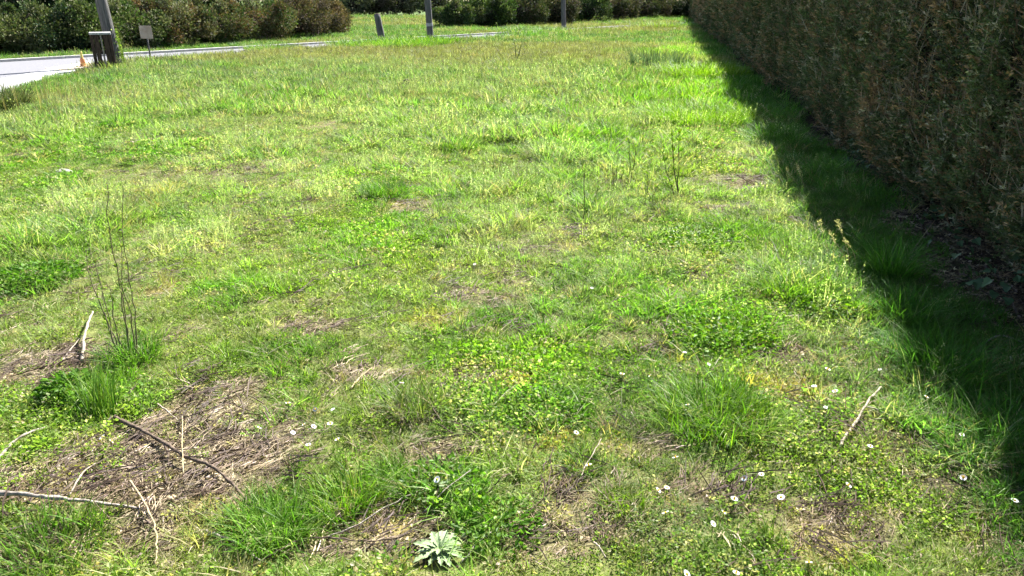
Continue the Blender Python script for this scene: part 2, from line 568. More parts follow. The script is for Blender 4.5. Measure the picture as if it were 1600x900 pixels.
def scatter(name, coll, P, rot, scale, index, tint, label, cat, parent=None):
    me = bpy.data.meshes.new(name)
    me.vertices.add(len(P))
    me.vertices.foreach_set('co', np.asarray(P, np.float32).ravel())
    for k, kind, key, data in (('rot', 'FLOAT_VECTOR', 'vector', rot), ('siz', 'FLOAT_VECTOR', 'vector', scale)):
        a = me.attributes.new(k, kind, 'POINT')
        a.data.foreach_set(key, np.asarray(data, np.float32).ravel())
    a = me.attributes.new('pick', 'INT', 'POINT')
    a.data.foreach_set('value', np.asarray(index, np.int32))
    a = me.attributes.new('tint', 'FLOAT_COLOR', 'POINT')
    d = np.ones((len(P), 4), np.float32)
    d[:, :3] = tint
    a.data.foreach_set('color', d.ravel())
    o = bpy.data.objects.new(name, me)
    COL.objects.link(o)
    ng = bpy.data.node_groups.new(name + '_nodes', 'GeometryNodeTree')
    ng.interface.new_socket('Geometry', in_out='INPUT', socket_type='NodeSocketGeometry')
    ng.interface.new_socket('Geometry', in_out='OUTPUT', socket_type='NodeSocketGeometry')
    gi, go = ng.nodes.new('NodeGroupInput'), ng.nodes.new('NodeGroupOutput')
    ci = ng.nodes.new('GeometryNodeCollectionInfo')
    ci.inputs['Collection'].default_value = coll
    ci.inputs['Separate Children'].default_value = True
    ci.inputs['Reset Children'].default_value = True
    ip = ng.nodes.new('GeometryNodeInstanceOnPoints')
    ip.inputs['Pick Instance'].default_value = True
    def named(attr, dt):
        nn = ng.nodes.new('GeometryNodeInputNamedAttribute')
        nn.data_type = dt
        nn.inputs['Name'].default_value = attr
        return [s for s in nn.outputs if s.enabled and s.name == 'Attribute'][0]
    e2r = ng.nodes.new('FunctionNodeEulerToRotation')
    L = ng.links.new
    L(gi.outputs[0], ip.inputs['Points'])
    L(ci.outputs[0], ip.inputs['Instance'])
    L(named('pick', 'INT'), ip.inputs['Instance Index'])
    L(named('rot', 'FLOAT_VECTOR'), e2r.inputs[0])
    L(e2r.outputs[0], ip.inputs['Rotation'])
    L(named('siz', 'FLOAT_VECTOR'), ip.inputs['Scale'])
    L(ip.outputs[0], go.inputs[0])
    md = o.modifiers.new('scatter', 'NODES')
    md.node_group = ng
    if parent is not None:
        o.parent = parent
        o['kind'] = 'stuff'
        if label:
            o['label'] = label
    else:
        tag(o, label, cat, kind='stuff')
    return o

TURF = bpy.data.collections.new('turf_tufts')
r = np.random.default_rng(3)
for i in range(5):      # 0-4 fine short grass
    proto(TURF, 'turf_%02d' % i, *blades(r, 26, 0.042, (0.015, 0.042), (0.0022, 0.0042), (0.2, 1.3), (0.0, 0.9)), M_TURF)
for i in range(5, 9):   # 5-8 taller arching grass
    proto(TURF, 'turf_%02d' % i, *blades(r, 22, 0.038, (0.04, 0.10), (0.003, 0.0055), (0.1, 0.8), (0.1, 0.9), seg=3), M_TURF)
for i in range(9, 13):  # 9-12 small round-leaved herbs
    n = 36
    P = np.zeros((n, 3))
    th, rr = r.random(n) * 6.283, 0.05 * np.sqrt(r.random(n))
    P[:, 0], P[:, 1], P[:, 2] = rr * np.cos(th), rr * np.sin(th), r.uniform(0.006, 0.03, n)
    D = np.stack([np.cos(th) + r.normal(0, .5, n), np.sin(th) + r.normal(0, .5, n), r.uniform(-.2, .6, n)], -1)
    v, f, var = leaves(r, P, D, (0.008, 0.016), 0.8, 0.3)
    bv, bf, bvar = blades(r, 8, 0.04, (0.02, 0.05), (0.002, 0.003))
    o = len(v)
    proto(TURF, 'turf_%02d' % i, np.concatenate([v, bv]), f.tolist() + [tuple(q + o for q in ff) for ff in bf], np.concatenate([var, bvar]), M_TURF)
for i in range(13, 16):  # 13-15 grass with pale seed heads
    v, f, var = blades(r, 12, 0.04, (0.05, 0.12), (0.0012, 0.0022), (0.05, 0.45), (0.0, 0.35), seg=3)
    tips = v.reshape(12, 7, 3)[:, 6]
    P = np.repeat(tips, 7, 0) - np.array([0, 0, 1]) * r.uniform(0, 0.03, (84, 1)) + r.normal(0, 0.003, (84, 3))
    D = r.normal(size=(84, 3)) + np.array([0, 0, 1.0])
    sv, sf, svar = leaves(r, P, D, (0.005, 0.010), 0.55)
    o = len(v)
    proto(TURF, 'turf_%02d' % i, np.concatenate([v, sv]), list(f) + (sf + o).tolist(), np.concatenate([var, svar]), M_TURF)
for i in range(16, 20):  # 16-19 broad tufts for the far half of the field
    proto(TURF, 'turf_%02d' % i, *blades(r, 46, 0.16, (0.04, 0.12), (0.006, 0.012), (0.1, 0.7), (0.0, 0.6), seg=2), M_TURF)

def cone_points(d0, d1, dens, half=0.8, back=0.9):
    """even random points on the ground between two distances in front of the camera"""
    wmax = half * d1 + back
    n = int(dens * (d1 - d0) * 2 * wmax)
    y = rng.uniform(d0, d1, n)
    x = rng.uniform(-wmax, wmax, n)
    k = np.abs(x) < half * y + back
    return x[k], y[k]

TWIG_LINES = [[(183, 670), (262, 716), (332, 757), (388, 799)], [(-25, 794), (95, 805), (222, 815)], [(-18, 755), (25, 714), (80, 681)], [(1309, 708), (1345, 660), (1374, 620)],
              [(131, 580), (149, 520)], [(208, 775), (246, 850), (247, 905)], [(325, 852), (415, 899)], [(425, 890), (515, 862), (610, 862), (692, 830)], [(291, 768), (288, 662)], [(1440, 661), (1512, 652)]]

def on_twig(x, y):
    """under a lying twig or the leaf rosette, where no grass stands up"""
    c = G(687, 878)
    m = np.hypot(x - c.x, (y - c.y + 0.03)) < 0.105
    for ln in TWIG_LINES:
        pts = [G(*p) for p in ln]
        for a, b in zip(pts[:-1], pts[1:]):
            dx, dy = b.x - a.x, b.y - a.y
            t = np.clip(((x - a.x) * dx + (y - a.y) * dy) / (dx * dx + dy * dy), 0, 1)
            dd = np.hypot(x - a.x - t * dx, y - a.y - t * dy)
            side = (y < a.y + t * dy)                     # a little more on the camera's side
            m |= dd < np.where(side, 0.034, 0.02)
    return m

xs, ys, far_k = [], [], []
for d0, d1, dens in ((0.7, 3.2, 1300), (3.2, 6, 900), (6, 10, 450), (10, 16, 230), (16, 26, 95), (26, 44, 42), (44, 75, 16)):
    x, y = cone_points(d0, d1, dens)
    xs.append(x); ys.append(y)
x, y = np.concatenate(xs), np.concatenate(ys)
rs = road_s(x, y)
d = np.hypot(x, y)
ew = rng.random(len(x)) ** 3 * 0.3                 # grass creeps over the edges
ok = ((rs > ROAD_W - ew) | (rs < -0.2)) & ~poly_in(x, y, APRON) & ~poly_in(x, y, MOUTH) & (hedge_out(x, y) > -0.05)
bare, under, moss, lush, pale = maps(x, y)
u = rng.random(len(x))
ok &= u > bare * 0.85
ok &= rng.random(len(x)) > moss * 0.35
ok &= rng.random(len(x)) > under * 0.93
ok &= ~on_twig(x, y)
x, y, d, bare, under, moss, lush, pale = (a[ok] for a in (x, y, d, bare, under, moss, lush, pale))
n = len(x)
u, u2, u3 = rng.random(n), rng.random(n), rng.random(n)
pick = rng.integers(0, 5, n)
herb = sstep(0.45, 0.62, fbm(x, y, 0.7, 101)) * 0.8 + 0.12
pick = np.where(u < herb * (1 - 0.5 * pale), rng.integers(9, 13, n), pick)
pick = np.where((u2 < 0.05 + 0.22 * lush) & (pick < 9), rng.integers(5, 9, n), pick)
tall_m = pmap(x, y, TALL, 59)
pick = np.where((rng.random(n) < tall_m * 0.6) & (pick < 13), rng.integers(5, 9, n), pick)
pick = np.where(u3 < (0.01 + pale * 0.07) * (d < 30) * sstep(2.5, 5, d), rng.integers(13, 16, n), pick)
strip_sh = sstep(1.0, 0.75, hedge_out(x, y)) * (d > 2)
pick = np.where((rng.random(n) < strip_sh * 0.6), rng.integers(5, 9, n), pick)
farp = rng.random(n) < sstep(9, 17, d)
pick = np.where(farp & (pick < 13), rng.integers(16, 20, n), pick)
kk = sstep(4, 18, d)[:, None]                 # mossy, yellower near, greener far; tint also brightened near, darkened far to offset backlight
c_norm = np.array([0.205, 0.272, 0.063]) * (1 - kk) + np.array([0.066, 0.125, 0.04]) * kk
c_lush = np.array([0.14, 0.275, 0.026]) * (1 - kk) + np.array([0.068, 0.145, 0.026]) * kk
c_pale, c_blue = np.array([0.245, 0.295, 0.14]) * (1 - kk) + np.array([0.15, 0.188, 0.10]) * kk, np.array([0.115, 0.2, 0.06])
c_lime = np.array([0.165, 0.255, 0.03])
hue = fbm(x, y, 0.45, 111)[:, None]
tint = c_norm * (1 - lush[:, None]) + c_lush * lush[:, None]
tint = tint * (1 - 0.6 * pale[:, None]) + c_pale * 0.6 * pale[:, None]
bl = sstep(0.55, 0.75, fbm(x, y, 0.6, 121))[:, None] * 0.4
tint = tint * (1 - bl) + c_blue * bl
li = sstep(0.6, 0.8, fbm(x, y, 0.5, 131))[:, None] * 0.6 * (1 - 0.5 * kk)
tint = tint * (1 - li) + c_lime * li
ho_ = hedge_out(x, y)
lz = (sstep(0.6, 0.9, ho_) * sstep(3.2, 1.6, ho_ + (fbm(x, y, 1.2, 161) - 0.5) * 2) * sstep(7, 10, y) * sstep(32, 24, y))[:, None] * 0.9
tint = tint * (1 - lz) + np.array([0.14, 0.26, 0.018]) * lz
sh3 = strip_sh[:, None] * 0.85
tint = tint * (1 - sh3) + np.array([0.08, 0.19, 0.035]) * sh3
isdry = (rng.random(n) < 0.13 + 0.16 * pale + 0.35 * bare - 0.09 * strip_sh)[:, None]
tint = np.where((rng.random(n) < moss * 0.6)[:, None], np.array([0.30, 0.27, 0.08]), tint)
tint = np.where(isdry, np.array([0.36, 0.32, 0.18]) * (1 - 0.45 * kk), tint)
seed = ((pick >= 13) & (pick < 16))[:, None]
tint = np.where(seed, np.array([0.31, 0.35, 0.19]) * (1 - 0.35 * kk), tint)
fb = sstep(14, 22, d)[:, None] * 0.6 * sstep(0.4, 0.65, fbm(x * 0.5, y, 3, 141))[:, None]
tint = tint * (1 - fb) + np.array([0.19, 0.15, 0.085]) * fb
tint = tint * rng.uniform(0.72, 1.3, (n, 1)) * (1 + rng.normal(0, 0.06, (n, 3)))
s = rng.uniform(0.7, 1.25, n) * (1 + 0.15 * lush) * (1 - 0.35 * bare)
s = s * (1 + 0.9 * sstep(4, 16, d) * (pick < 16)) * (1 + 0.9 * sstep(22, 60, d))
verge = sstep(ROAD_W + 2.5, ROAD_W + 0.3, road_s(x, y)) * (road_s(x, y) > 0)
cl = sstep(0.3, 0.7, fbm(x, y, 0.5, 171, 2))
cn = sstep(4, 9, d)
s = s * ((0.78 + 0.3 * cl) * (1 - cn) + (0.68 + 0.68 * cl) * cn)
tint = tint * (0.86 + 0.22 * cl[:, None])
s = s * (1 + 0.4 * verge) * (1 + 0.35 * tall_m)
s = s * (1 + strip_sh * 0.1)
z = height(x, y) - 0.004
rot = np.stack([rng.normal(0, 0.12, n), rng.normal(0, 0.12, n), rng.random(n) * 6.283], -1)
size = np.stack([s, s, s * rng.uniform(0.8, 1.2, n)], -1)
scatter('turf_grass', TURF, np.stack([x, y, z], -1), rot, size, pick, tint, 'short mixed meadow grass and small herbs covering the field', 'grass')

# dead stems and leaf litter on the bare patches
LIT = bpy.data.collections.new('litter_bits')
for i in range(4):       # 0-3 lying stems
    nb = 9
    V, F = [], []
    for k in range(nb):
        p = Vector((r.normal(0, 0.025), r.normal(0, 0.025), r.uniform(0.003, 0.014)))
        a = r.normal(0, 0.5)
        l = r.uniform(0.03, 0.09)
        q = p + Vector((math.cos(a) * l, math.sin(a) * l, r.uniform(-0.006, 0.012)))
        mid = (p + q) / 2 + Vector((r.normal(0, .004), r.normal(0, .004), r.uniform(0, .006)))
        tv, tf = tube([p, mid, q], [0.0013, 0.0015, 0.0008], 3, cap=False)
        V, F = join((V, F), (tv, tf))
    proto(LIT, 'litter_%02d' % i, V, F, np.repeat(r.random(nb), 9), M_STRAW)
for i in range(4, 7):    # 4-6 curled dead leaves and flakes
    nl = 8
    P = np.stack([r.normal(0, 0.03, nl), r.normal(0, 0.03, nl), r.uniform(0.003, 0.014, nl)], -1)
    D = np.stack([r.normal(size=nl), r.normal(size=nl), r.normal(0, 0.25, nl)], -1)
    v, f, var = leaves(r, P, D, (0.012, 0.03), 0.6, 0.5)
    proto(LIT, 'litter_%02d' % i, v, f, var, M_STRAW)
x, y = cone_points(0.7, 9, 1500)
bare, under, moss, lush, pale = maps(x, y)
ok = (rng.random(len(x)) < bare ** 1.3 * 0.85 + under * 0.5 + 0.05 + 0.12 * pale) & (hedge_out(x, y) > -0.3) & (rng.random(len(x)) > sstep(3, 9, np.hypot(x, y)) * 0.6)
x, y, under = x[ok], y[ok], under[ok]
n = len(x)
pick = np.where(rng.random(n) < 0.68 - 0.4 * under, rng.integers(0, 4, n), rng.integers(4, 7, n))
pal = np.array([[0.33, 0.255, 0.16], [0.2, 0.14, 0.10], [0.13, 0.09, 0.06], [0.46, 0.38, 0.24], [0.21, 0.165, 0.115], [0.32, 0.25, 0.16]])
tint = pal[rng.integers(0, 6, n)] * rng.uniform(0.7, 1.2, (n, 1))
dark_tw = (rng.random(n) < 0.10) & (pick < 4)      # fine dark twigs among the straw
tint = np.where(dark_tw[:, None], np.array([0.085, 0.06, 0.045]), tint)
rz = np.where(rng.random(n) < 0.55, 0.75 + rng.normal(0, 0.35, n), rng.random(n) * 6.283)
scatter('straw_litter', LIT, np.stack([x, y, height(x, y)], -1), np.stack([rng.normal(0, .1, n), rng.normal(0, .1, n), rz], -1),
        np.repeat((rng.uniform(0.55, 1.0, n) * np.where(dark_tw, 1.9, 1.0))[:, None], 3, 1), pick, tint, 'dead stems and curled leaf litter on the worn patches', 'litter')

# ------------------------------------------------------------------ the clipped hedge beside the field
hedge = thing('clipped_hedge', H0 + HU * 3, 'tall clipped brown-green hedge shading the strip of field along it', 'hedge')
inv = Matrix.Translation(-hedge.location)
SPR = bpy.data.collections.new('hedge_sprays')
for i in range(5):       # flat scaly sprays
    V, F, A = np.zeros((0, 3)), [], []
    nt_ = 16
    tv, tf = tube([(0, 0, 0), (0.002, 0.001, 0.05), (0.001, 0.002, 0.09)], [0.0014, 0.001, 0.0005], 3, cap=False)
    t = r.uniform(0.05, 1, nt_)
    sd = np.where(np.arange(nt_) % 2 == 0, 1, -1)
    P = np.stack([np.zeros(nt_), r.normal(0, 0.003, nt_), t * 0.085], -1)
    D = np.stack([sd * r.uniform(0.5, 1.1, nt_), r.normal(0, 0.35, nt_), r.uniform(0.4, 1.1, nt_)], -1)
    lv, lf, lvar = leaves(r, P, D, (0.016, 0.034), 0.34, 0.3)
    v = np.concatenate([np.array([tuple(q) for q in tv]), lv])
    proto(SPR, 'spray_%02d' % i, v, tf + (lf + len(tv)).tolist(), np.concatenate([np.full(len(tv), 0.3), lvar]), M_HEDGE)
for i in range(5, 7):    # bare brown twiglets
    V, F = tube([(0, 0, 0), (0.004, 0.0, 0.06), (0.0, 0.005, 0.13)], [0.002, 0.0016, 0.0007], 3, cap=False)
    for k in range(5):
        b = Vector((0, 0, 0.02 + 0.02 * k))
        V, F = join((V, F), tube([b, b + Vector((random.uniform(-.04, .04), random.uniform(-.04, .04), random.uniform(.01, .05)))], [0.0012, 0.0005], 3, cap=False))
    proto(SPR, 'spray_%02d' % i, V, F, np.full(len(V), 0.45), M_HEDGE)

def face_bulge(s, z):
    return (fbm(s, z * 0.6, 0.9, 201, 3) - 0.5) * 0.5 + (fbm(s, z * 0.7, 0.28, 211, 2) - 0.5) * 0.22 + 0.05 - 0.05 * sstep(0.5, 2.2, z) - 0.16 * sstep(0.45, 0.0, z)

Ps, Ns, Sc = [], [], []
for s0, s1, dens, sc in ((-2, 5, 1900, 0.95), (5, 9, 1300, 1.1), (9, 16, 700, 1.3), (16, 30, 300, 1.9), (30, HEDGE_L, 110, 3.0)):
    n = int(dens * (s1 - s0) * (HEDGE_H - 0.05))
    s = rng.uniform(s0, s1, n)
    z = 0.06 + (HEDGE_H - 0.06) * rng.random(n)
    dep = rng.exponential(0.06, n)
    o = face_bulge(s, z) - np.minimum(dep, 0.22)
    Ps.append(np.stack([H0.x + HU.x * s + HN.x * o, H0.y + HU.y * s + HN.y * o, z], -1))
    Ns.append(np.tile(np.array(HN), (n, 1))); Sc.append(np.full(n, sc))
    n = int(dens * 0.35 * (s1 - s0) * HEDGE_T)      # top
    s = rng.uniform(s0, s1, n)
    o = -rng.random(n) * HEDGE_T
    z = HEDGE_H + (fbm(s, o, 0.6, 221) - 0.5) * 0.16 - np.minimum(rng.exponential(0.04, n), 0.2)
    Ps.append(np.stack([H0.x + HU.x * s + HN.x * o, H0.y + HU.y * s + HN.y * o, z], -1))
    Ns.append(np.tile(np.array((0, 0, 1.0)), (n, 1))); Sc.append(np.full(n, sc))
    n = int(dens * 0.2 * (s1 - s0) * HEDGE_H)       # back
    s = rng.uniform(s0, s1, n)
    z = 0.06 + (HEDGE_H - 0.06) * rng.random(n)
    o = -HEDGE_T - face_bulge(s + 50, z)
    Ps.append(np.stack([H0.x + HU.x * s + HN.x * o, H0.y + HU.y * s + HN.y * o, z], -1))
    Ns.append(np.tile(-np.array(HN), (n, 1))); Sc.append(np.full(n, sc))
n = 900                                              # far end
o, z = -rng.random(n) * HEDGE_T, 0.06 + (HEDGE_H - 0.06) * rng.random(n)
s = np.full(n, HEDGE_L) + rng.normal(0, 0.08, n)
Ps.append(np.stack([H0.x + HU.x * s + HN.x * o, H0.y + HU.y * s + HN.y * o, z], -1))
Ns.append(np.tile(np.array(HU), (n, 1))); Sc.append(np.full(n, 3.0))
P, NN, Sc = np.concatenate(Ps), np.concatenate(Ns), np.concatenate(Sc)
n = len(P)
s_al = P[:, 0] * HU.x + P[:, 1] * HU.y
brown = sstep(0.50, 0.72, fbm(s_al, P[:, 2] * 0.18, 0.32, 231, 3)) * 0.6 + 0.2
isb = rng.random(n) < brown
lite = rng.random(n) < 0.10
gt = np.array([0.092, 0.122, 0.054]) * (0.6 + 0.9 * fbm(s_al, P[:, 2], 0.7, 241)[:, None])
tint = np.where(isb[:, None], np.array([0.35, 0.225, 0.135]), gt)
tint = np.where(lite[:, None], np.array([0.36, 0.33, 0.25]), tint) * rng.uniform(0.6, 1.4, (n, 1))
pick = np.where(rng.random(n) < 0.13 + 0.15 * isb, rng.integers(5, 7, n), rng.integers(0, 5, n))
dirs = NN * 0.55 + np.array([0, 0, 0.75]) + rng.normal(0, 0.5, (n, 3))
dirs /= np.linalg.norm(dirs, axis=1)[:, None]
rx_ = np.arccos(np.clip(dirs[:, 2], -1, 1))
rz_ = np.arctan2(dirs[:, 0], -dirs[:, 1])           # tilt about X, then turn about Z
rot = np.stack([rx_, np.zeros(n), rz_], -1)
# long bare upright shoots and dead stems on the face
m_ = 2600
sx = np.concatenate([rng.uniform(0.5, 9, 1700), rng.uniform(9, 30, 900)])
zx = rng.uniform(0.1, HEDGE_H - 0.3, m_)
ox = face_bulge(sx, zx) + rng.uniform(-0.06, 0.03, m_)
P2 = np.stack([H0.x + HU.x * sx + HN.x * ox, H0.y + HU.y * sx + HN.y * ox, zx], -1)
rot2 = np.stack([np.abs(rng.normal(0, 0.3, m_)), np.zeros(m_), rng.uniform(0, 6.283, m_)], -1)
tint2 = np.array([[0.30, 0.22, 0.16], [0.42, 0.36, 0.28], [0.2, 0.13, 0.09]])[rng.integers(0, 3, m_)] * rng.uniform(.7, 1.2, (m_, 1))
P = np.concatenate([P, P2])
rot = np.concatenate([rot, rot2])
tint = np.concatenate([tint, tint2])
pick = np.concatenate([pick, rng.integers(5, 7, m_)])
Sc = np.concatenate([Sc, np.where(sx < 9, 1.9, 2.6)])
n = len(P)
P = P - np.array(hedge.location)
scatter('foliage', SPR, P, rot, np.repeat((Sc * rng.uniform(0.7, 1.3, n))[:, None], 3, 1), pick, tint, None, None, parent=hedge)
# solid dark core filling the inside of the hedge
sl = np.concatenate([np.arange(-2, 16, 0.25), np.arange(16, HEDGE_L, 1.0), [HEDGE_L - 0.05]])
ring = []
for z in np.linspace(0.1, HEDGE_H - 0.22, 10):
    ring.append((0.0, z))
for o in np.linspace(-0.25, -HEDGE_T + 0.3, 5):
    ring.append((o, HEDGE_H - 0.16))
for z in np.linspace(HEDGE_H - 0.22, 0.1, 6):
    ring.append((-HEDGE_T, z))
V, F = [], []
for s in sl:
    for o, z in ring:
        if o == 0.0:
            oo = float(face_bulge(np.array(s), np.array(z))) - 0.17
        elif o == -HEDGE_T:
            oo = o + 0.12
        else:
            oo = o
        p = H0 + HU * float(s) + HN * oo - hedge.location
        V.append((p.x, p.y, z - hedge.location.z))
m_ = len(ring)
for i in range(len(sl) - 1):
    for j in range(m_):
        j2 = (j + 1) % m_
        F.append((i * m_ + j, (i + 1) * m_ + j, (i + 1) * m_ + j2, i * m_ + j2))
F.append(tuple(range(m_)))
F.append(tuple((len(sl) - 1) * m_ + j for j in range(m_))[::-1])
mesh_obj('dark_core', V, F, M_HCORE, hedge)
for s in np.arange(0.5, 24, 0.65):
    b = H0 + HU * float(s) + HN * random.uniform(-0.34, -0.2)
    b.z = -0.02
    pts = [b, b + Vector((random.uniform(-.05, .05), random.uniform(-.05, .05), 0.25)), b + Vector((random.uniform(-.08, .08), random.uniform(-.08, .08), 0.7))]
    v, f = tube(wander(pts, 3, 0.006), np.linspace(0.035, 0.02, 7), 7)
    mesh_obj('stem', [tuple(Vector(p) - hedge.location) for p in v], f, M_BARK, hedge, smooth=True)

# ------------------------------------------------------------------ shrubs and trees across the lane
def shrub(name, label, cat, base, rx, ry, h, cols, n=6500, leaf=(0.06, 0.12), group=None, lumps=26, trunk=None, seed=0, clear=0.05):
    q = np.random.default_rng(seed + 1000)
    t = thing(name, base, label, cat, group)
    c_z0 = h * clear
    cs, rs_ = [], []
    for k in range(lumps):
        a, rr = q.random() * 6.283, math.sqrt(q.random())
        zz = q.random()
        prof = math.sqrt(max(0.05, 1 - (abs(zz - 0.42) / 0.62) ** 2.2))
        cs.append((math.cos(a) * rr * rx * 0.82 * prof, math.sin(a) * rr * ry * 0.82 * prof, c_z0 + (h - c_z0) * (0.08 + 0.8 * zz)))
        rs_.append(q.uniform(0.14, 0.3) * min(rx, ry, h * 0.6) * (1.3 if zz < .6 else 1.0))
    cs, rs_ = np.array(cs), np.array(rs_)
    k = q.integers(0, lumps, n)
    dv = q.normal(size=(n, 3))
    dv /= np.linalg.norm(dv, axis=1)[:, None]
    rad = rs_[k] * (q.random(n) ** 0.35) * q.uniform(0.85, 1.35, n)
    P = cs[k] + dv * rad[:, None]
    inn = q.random(n) < 0.3                          # leaves that close the middle of the crown
    sh = q.uniform(0.45, 0.8, (n, 1))
    P = np.where(inn[:, None], dv * sh * np.array([rx, ry, h * 0.48]) + np.array([0, 0, h * 0.46]), P)
    P[:, 2] = np.clip(P[:, 2], 0.03, None)
    D = dv + q.normal(0, 0.6, (n, 3)) + np.array([0, 0, 0.25])
    v, f, var = leaves(q, P, D, leaf, 0.62, 0.25)
    lump_col = q.integers(0, len(cols), lumps)
    pickc = np.where(q.random(n) < 0.72, lump_col[k], q.integers(0, len(cols), n))
    tint = np.array(cols)[pickc] * q.uniform(0.55, 1.05, (n, 1))
    mesh_obj('crown' if trunk else 'foliage', v, f, M_SHRUB, t, attrs={'var': ('FLOAT', var), 'tint': ('FLOAT_COLOR', np.repeat(tint, 4, 0))})
    V, F = [], []                                    # solid dark core added to block sunlight through the leaves
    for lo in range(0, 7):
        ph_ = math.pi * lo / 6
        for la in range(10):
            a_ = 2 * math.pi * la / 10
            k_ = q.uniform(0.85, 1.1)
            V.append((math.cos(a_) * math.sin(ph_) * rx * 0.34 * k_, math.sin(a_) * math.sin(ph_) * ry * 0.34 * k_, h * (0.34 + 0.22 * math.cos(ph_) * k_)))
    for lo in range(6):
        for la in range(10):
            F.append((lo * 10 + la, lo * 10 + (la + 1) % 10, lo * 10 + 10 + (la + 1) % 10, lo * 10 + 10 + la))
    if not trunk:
        mesh_obj('dark_core', V, F, M_HCORE, t)
    ns = 1 if trunk else 5
    for j in range(ns):
        a = q.random() * 6.283
        if trunk:
            V, F = tube(wander([(0, 0, -0.1), (0.05, 0.02, h * 0.3), (0.0, 0.05, h * 0.75)], 4, 0.02), np.linspace(trunk, trunk * 0.3, 9), 8)
            for e in range(6):
                b = Vector((0.03, 0.02, h * q.uniform(0.25, 0.6)))
                V, F = join((V, F), tube([b, b + Vector((math.cos(e * 1.05) * rx * 0.35, math.sin(e * 1.05) * ry * 0.35, h * 0.12)), b + Vector((math.cos(e * 1.05) * rx * 0.7, math.sin(e * 1.05) * ry * 0.7, h * 0.3))], [trunk * .4, trunk * .25, trunk * .08], 5))
        else:
            V, F = tube(wander([(math.cos(a) * rx * 0.12, math.sin(a) * ry * 0.12, -0.04), (math.cos(a) * rx * 0.3, math.sin(a) * ry * 0.3, h * 0.4), (math.cos(a) * rx * 0.55, math.sin(a) * ry * 0.55, h * 0.8)], 3, 0.01), np.linspace(0.03, 0.008, 7), 5)
        mesh_obj('trunk' if trunk else 'stem', V, F, M_BARK, t, smooth=True)
    return t

OLIVE = [(0.13, 0.15, 0.06), (0.18, 0.19, 0.09), (0.08, 0.12, 0.045), (0.21, 0.21, 0.12)]
GREEN = [(0.095, 0.16, 0.04), (0.15, 0.21, 0.06), (0.06, 0.10, 0.035)]
DARK = [(0.045, 0.07, 0.03), (0.03, 0.055, 0.03), (0.07, 0.085, 0.035)]
RUST = [(0.20, 0.125, 0.065), (0.15, 0.11, 0.06), (0.10, 0.095, 0.045), (0.23, 0.17, 0.095)]
MAUVE = [(0.13, 0.10, 0.08), (0.10, 0.10, 0.05), (0.17, 0.13, 0.10), (0.08, 0.095, 0.04)]
GR_HEDGE = 'shrubs in the hedgerow across the lane'
left = [  # px of the foot, py of the foot, half-width m, height m, colours, label
    (-60, 93, 1.5, 1.45, OLIVE, 'olive shrub of the roadside hedgerow just beyond the field edge'),
    (20, 89, 1.4, 1.42, OLIVE, 'olive shrub in the hedgerow behind the concrete apron'),
    (85, 86, 1.3, 1.45, OLIVE + DARK, 'mottled olive shrub behind the orange marker'),
    (150, 83, 1.3, 1.5, OLIVE + GREEN, 'pale olive shrub right behind the leaning pole'),
    (215, 79, 1.35, 1.5, GREEN + OLIVE, 'yellow-green shrub behind the small square sign'),
    (280, 75, 1.5, 1.62, RUST + OLIVE, 'rust-topped shrub between the square sign and the brown shrubs'),
    (350, 70, 1.5, 1.58, RUST + DARK + OLIVE, 'rusty brown shrub in the middle of the hedgerow'),
    (420, 65, 1.6, 1.6, RUST + OLIVE + GREEN, 'brownish olive shrub second from the open end of the hedgerow'),
    (485, 60, 1.7, 1.66, RUST + MAUVE, 'reddish brown shrub at the hedgerow end by the meadow gap'),
    (525, 55, 1.3, 1.55, RUST, 'small copper-brown shrub closing the hedgerow beside the meadow gap'),
]
for i, (px, py, w, h, cols, lab) in enumerate(left):
    g = G(px, py)
    b = g - RN * 0.9
    shrub('hedgerow_shrub', lab, 'shrub', (b.x, b.y, 0), w * 1.4, w * 1.05, h, cols, 20000, (0.05, 0.10), GR_HEDGE, seed=i, lumps=36)
right = [
    (715, 46, 1.7, 1.5, GREEN + OLIVE, 'yellow-green rounded shrub beside the upright pole'),
    (762, 45, 2.0, 1.8, GREEN + DARK, 'leafy green shrub behind the middle stretch of lane'),
    (815, 43, 2.1, 2.0, DARK + MAUVE, 'dark mauve-brown shrub left of the slim grey pole'),
    (865, 41, 2.1, 2.1, MAUVE + DARK, 'brownish shrub directly behind the slim grey pole'),
    (915, 37, 2.4, 2.2, DARK + GREEN, 'dark green shrub just beyond the slim grey pole'),
    (962, 34, 2.6, 2.3, MAUVE, 'purplish brown shrub behind the far end of the lane'),
    (1010, 31, 2.8, 2.4, MAUVE + DARK, 'dusky shrub where the lane meets the clipped hedge'),
    (1058, 30, 2.8, 2.4, DARK, 'dark shrub mostly hidden behind the clipped hedge'),
]
for i, (px, py, w, h, cols, lab) in enumerate(right):
    g = G(px, py)
    shrub('hedgerow_shrub', lab, 'shrub', (g.x, g.y + 1.2, 0), w, w * 0.9, h, cols, 13000, (0.08, 0.15), GR_HEDGE, seed=40 + i)
far = [(545, 76, OLIVE, 'greyish olive shrub at the back of the meadow behind the copper shrub'), (590, 78, MAUVE, 'grey-brown shrub at the back of the meadow above the leaning post'),
       (635, 78, MAUVE + OLIVE, 'tawny shrub at the back of the meadow between post and pole'), (685, 80, OLIVE, 'pale olive shrub at the back of the meadow behind the pole')]
for i, (px, yy, cols, lab) in enumerate(far):
    p = U(px, 20, yy)
    shrub('meadow_shrub', lab, 'shrub', (p.x, yy, 0), 3.4, 2.4, 3.2, [tuple(0.8 * np.array(c) + 0.03) for c in cols], 5000, (0.16, 0.3), 'shrubs at the back of the meadow', seed=70 + i)
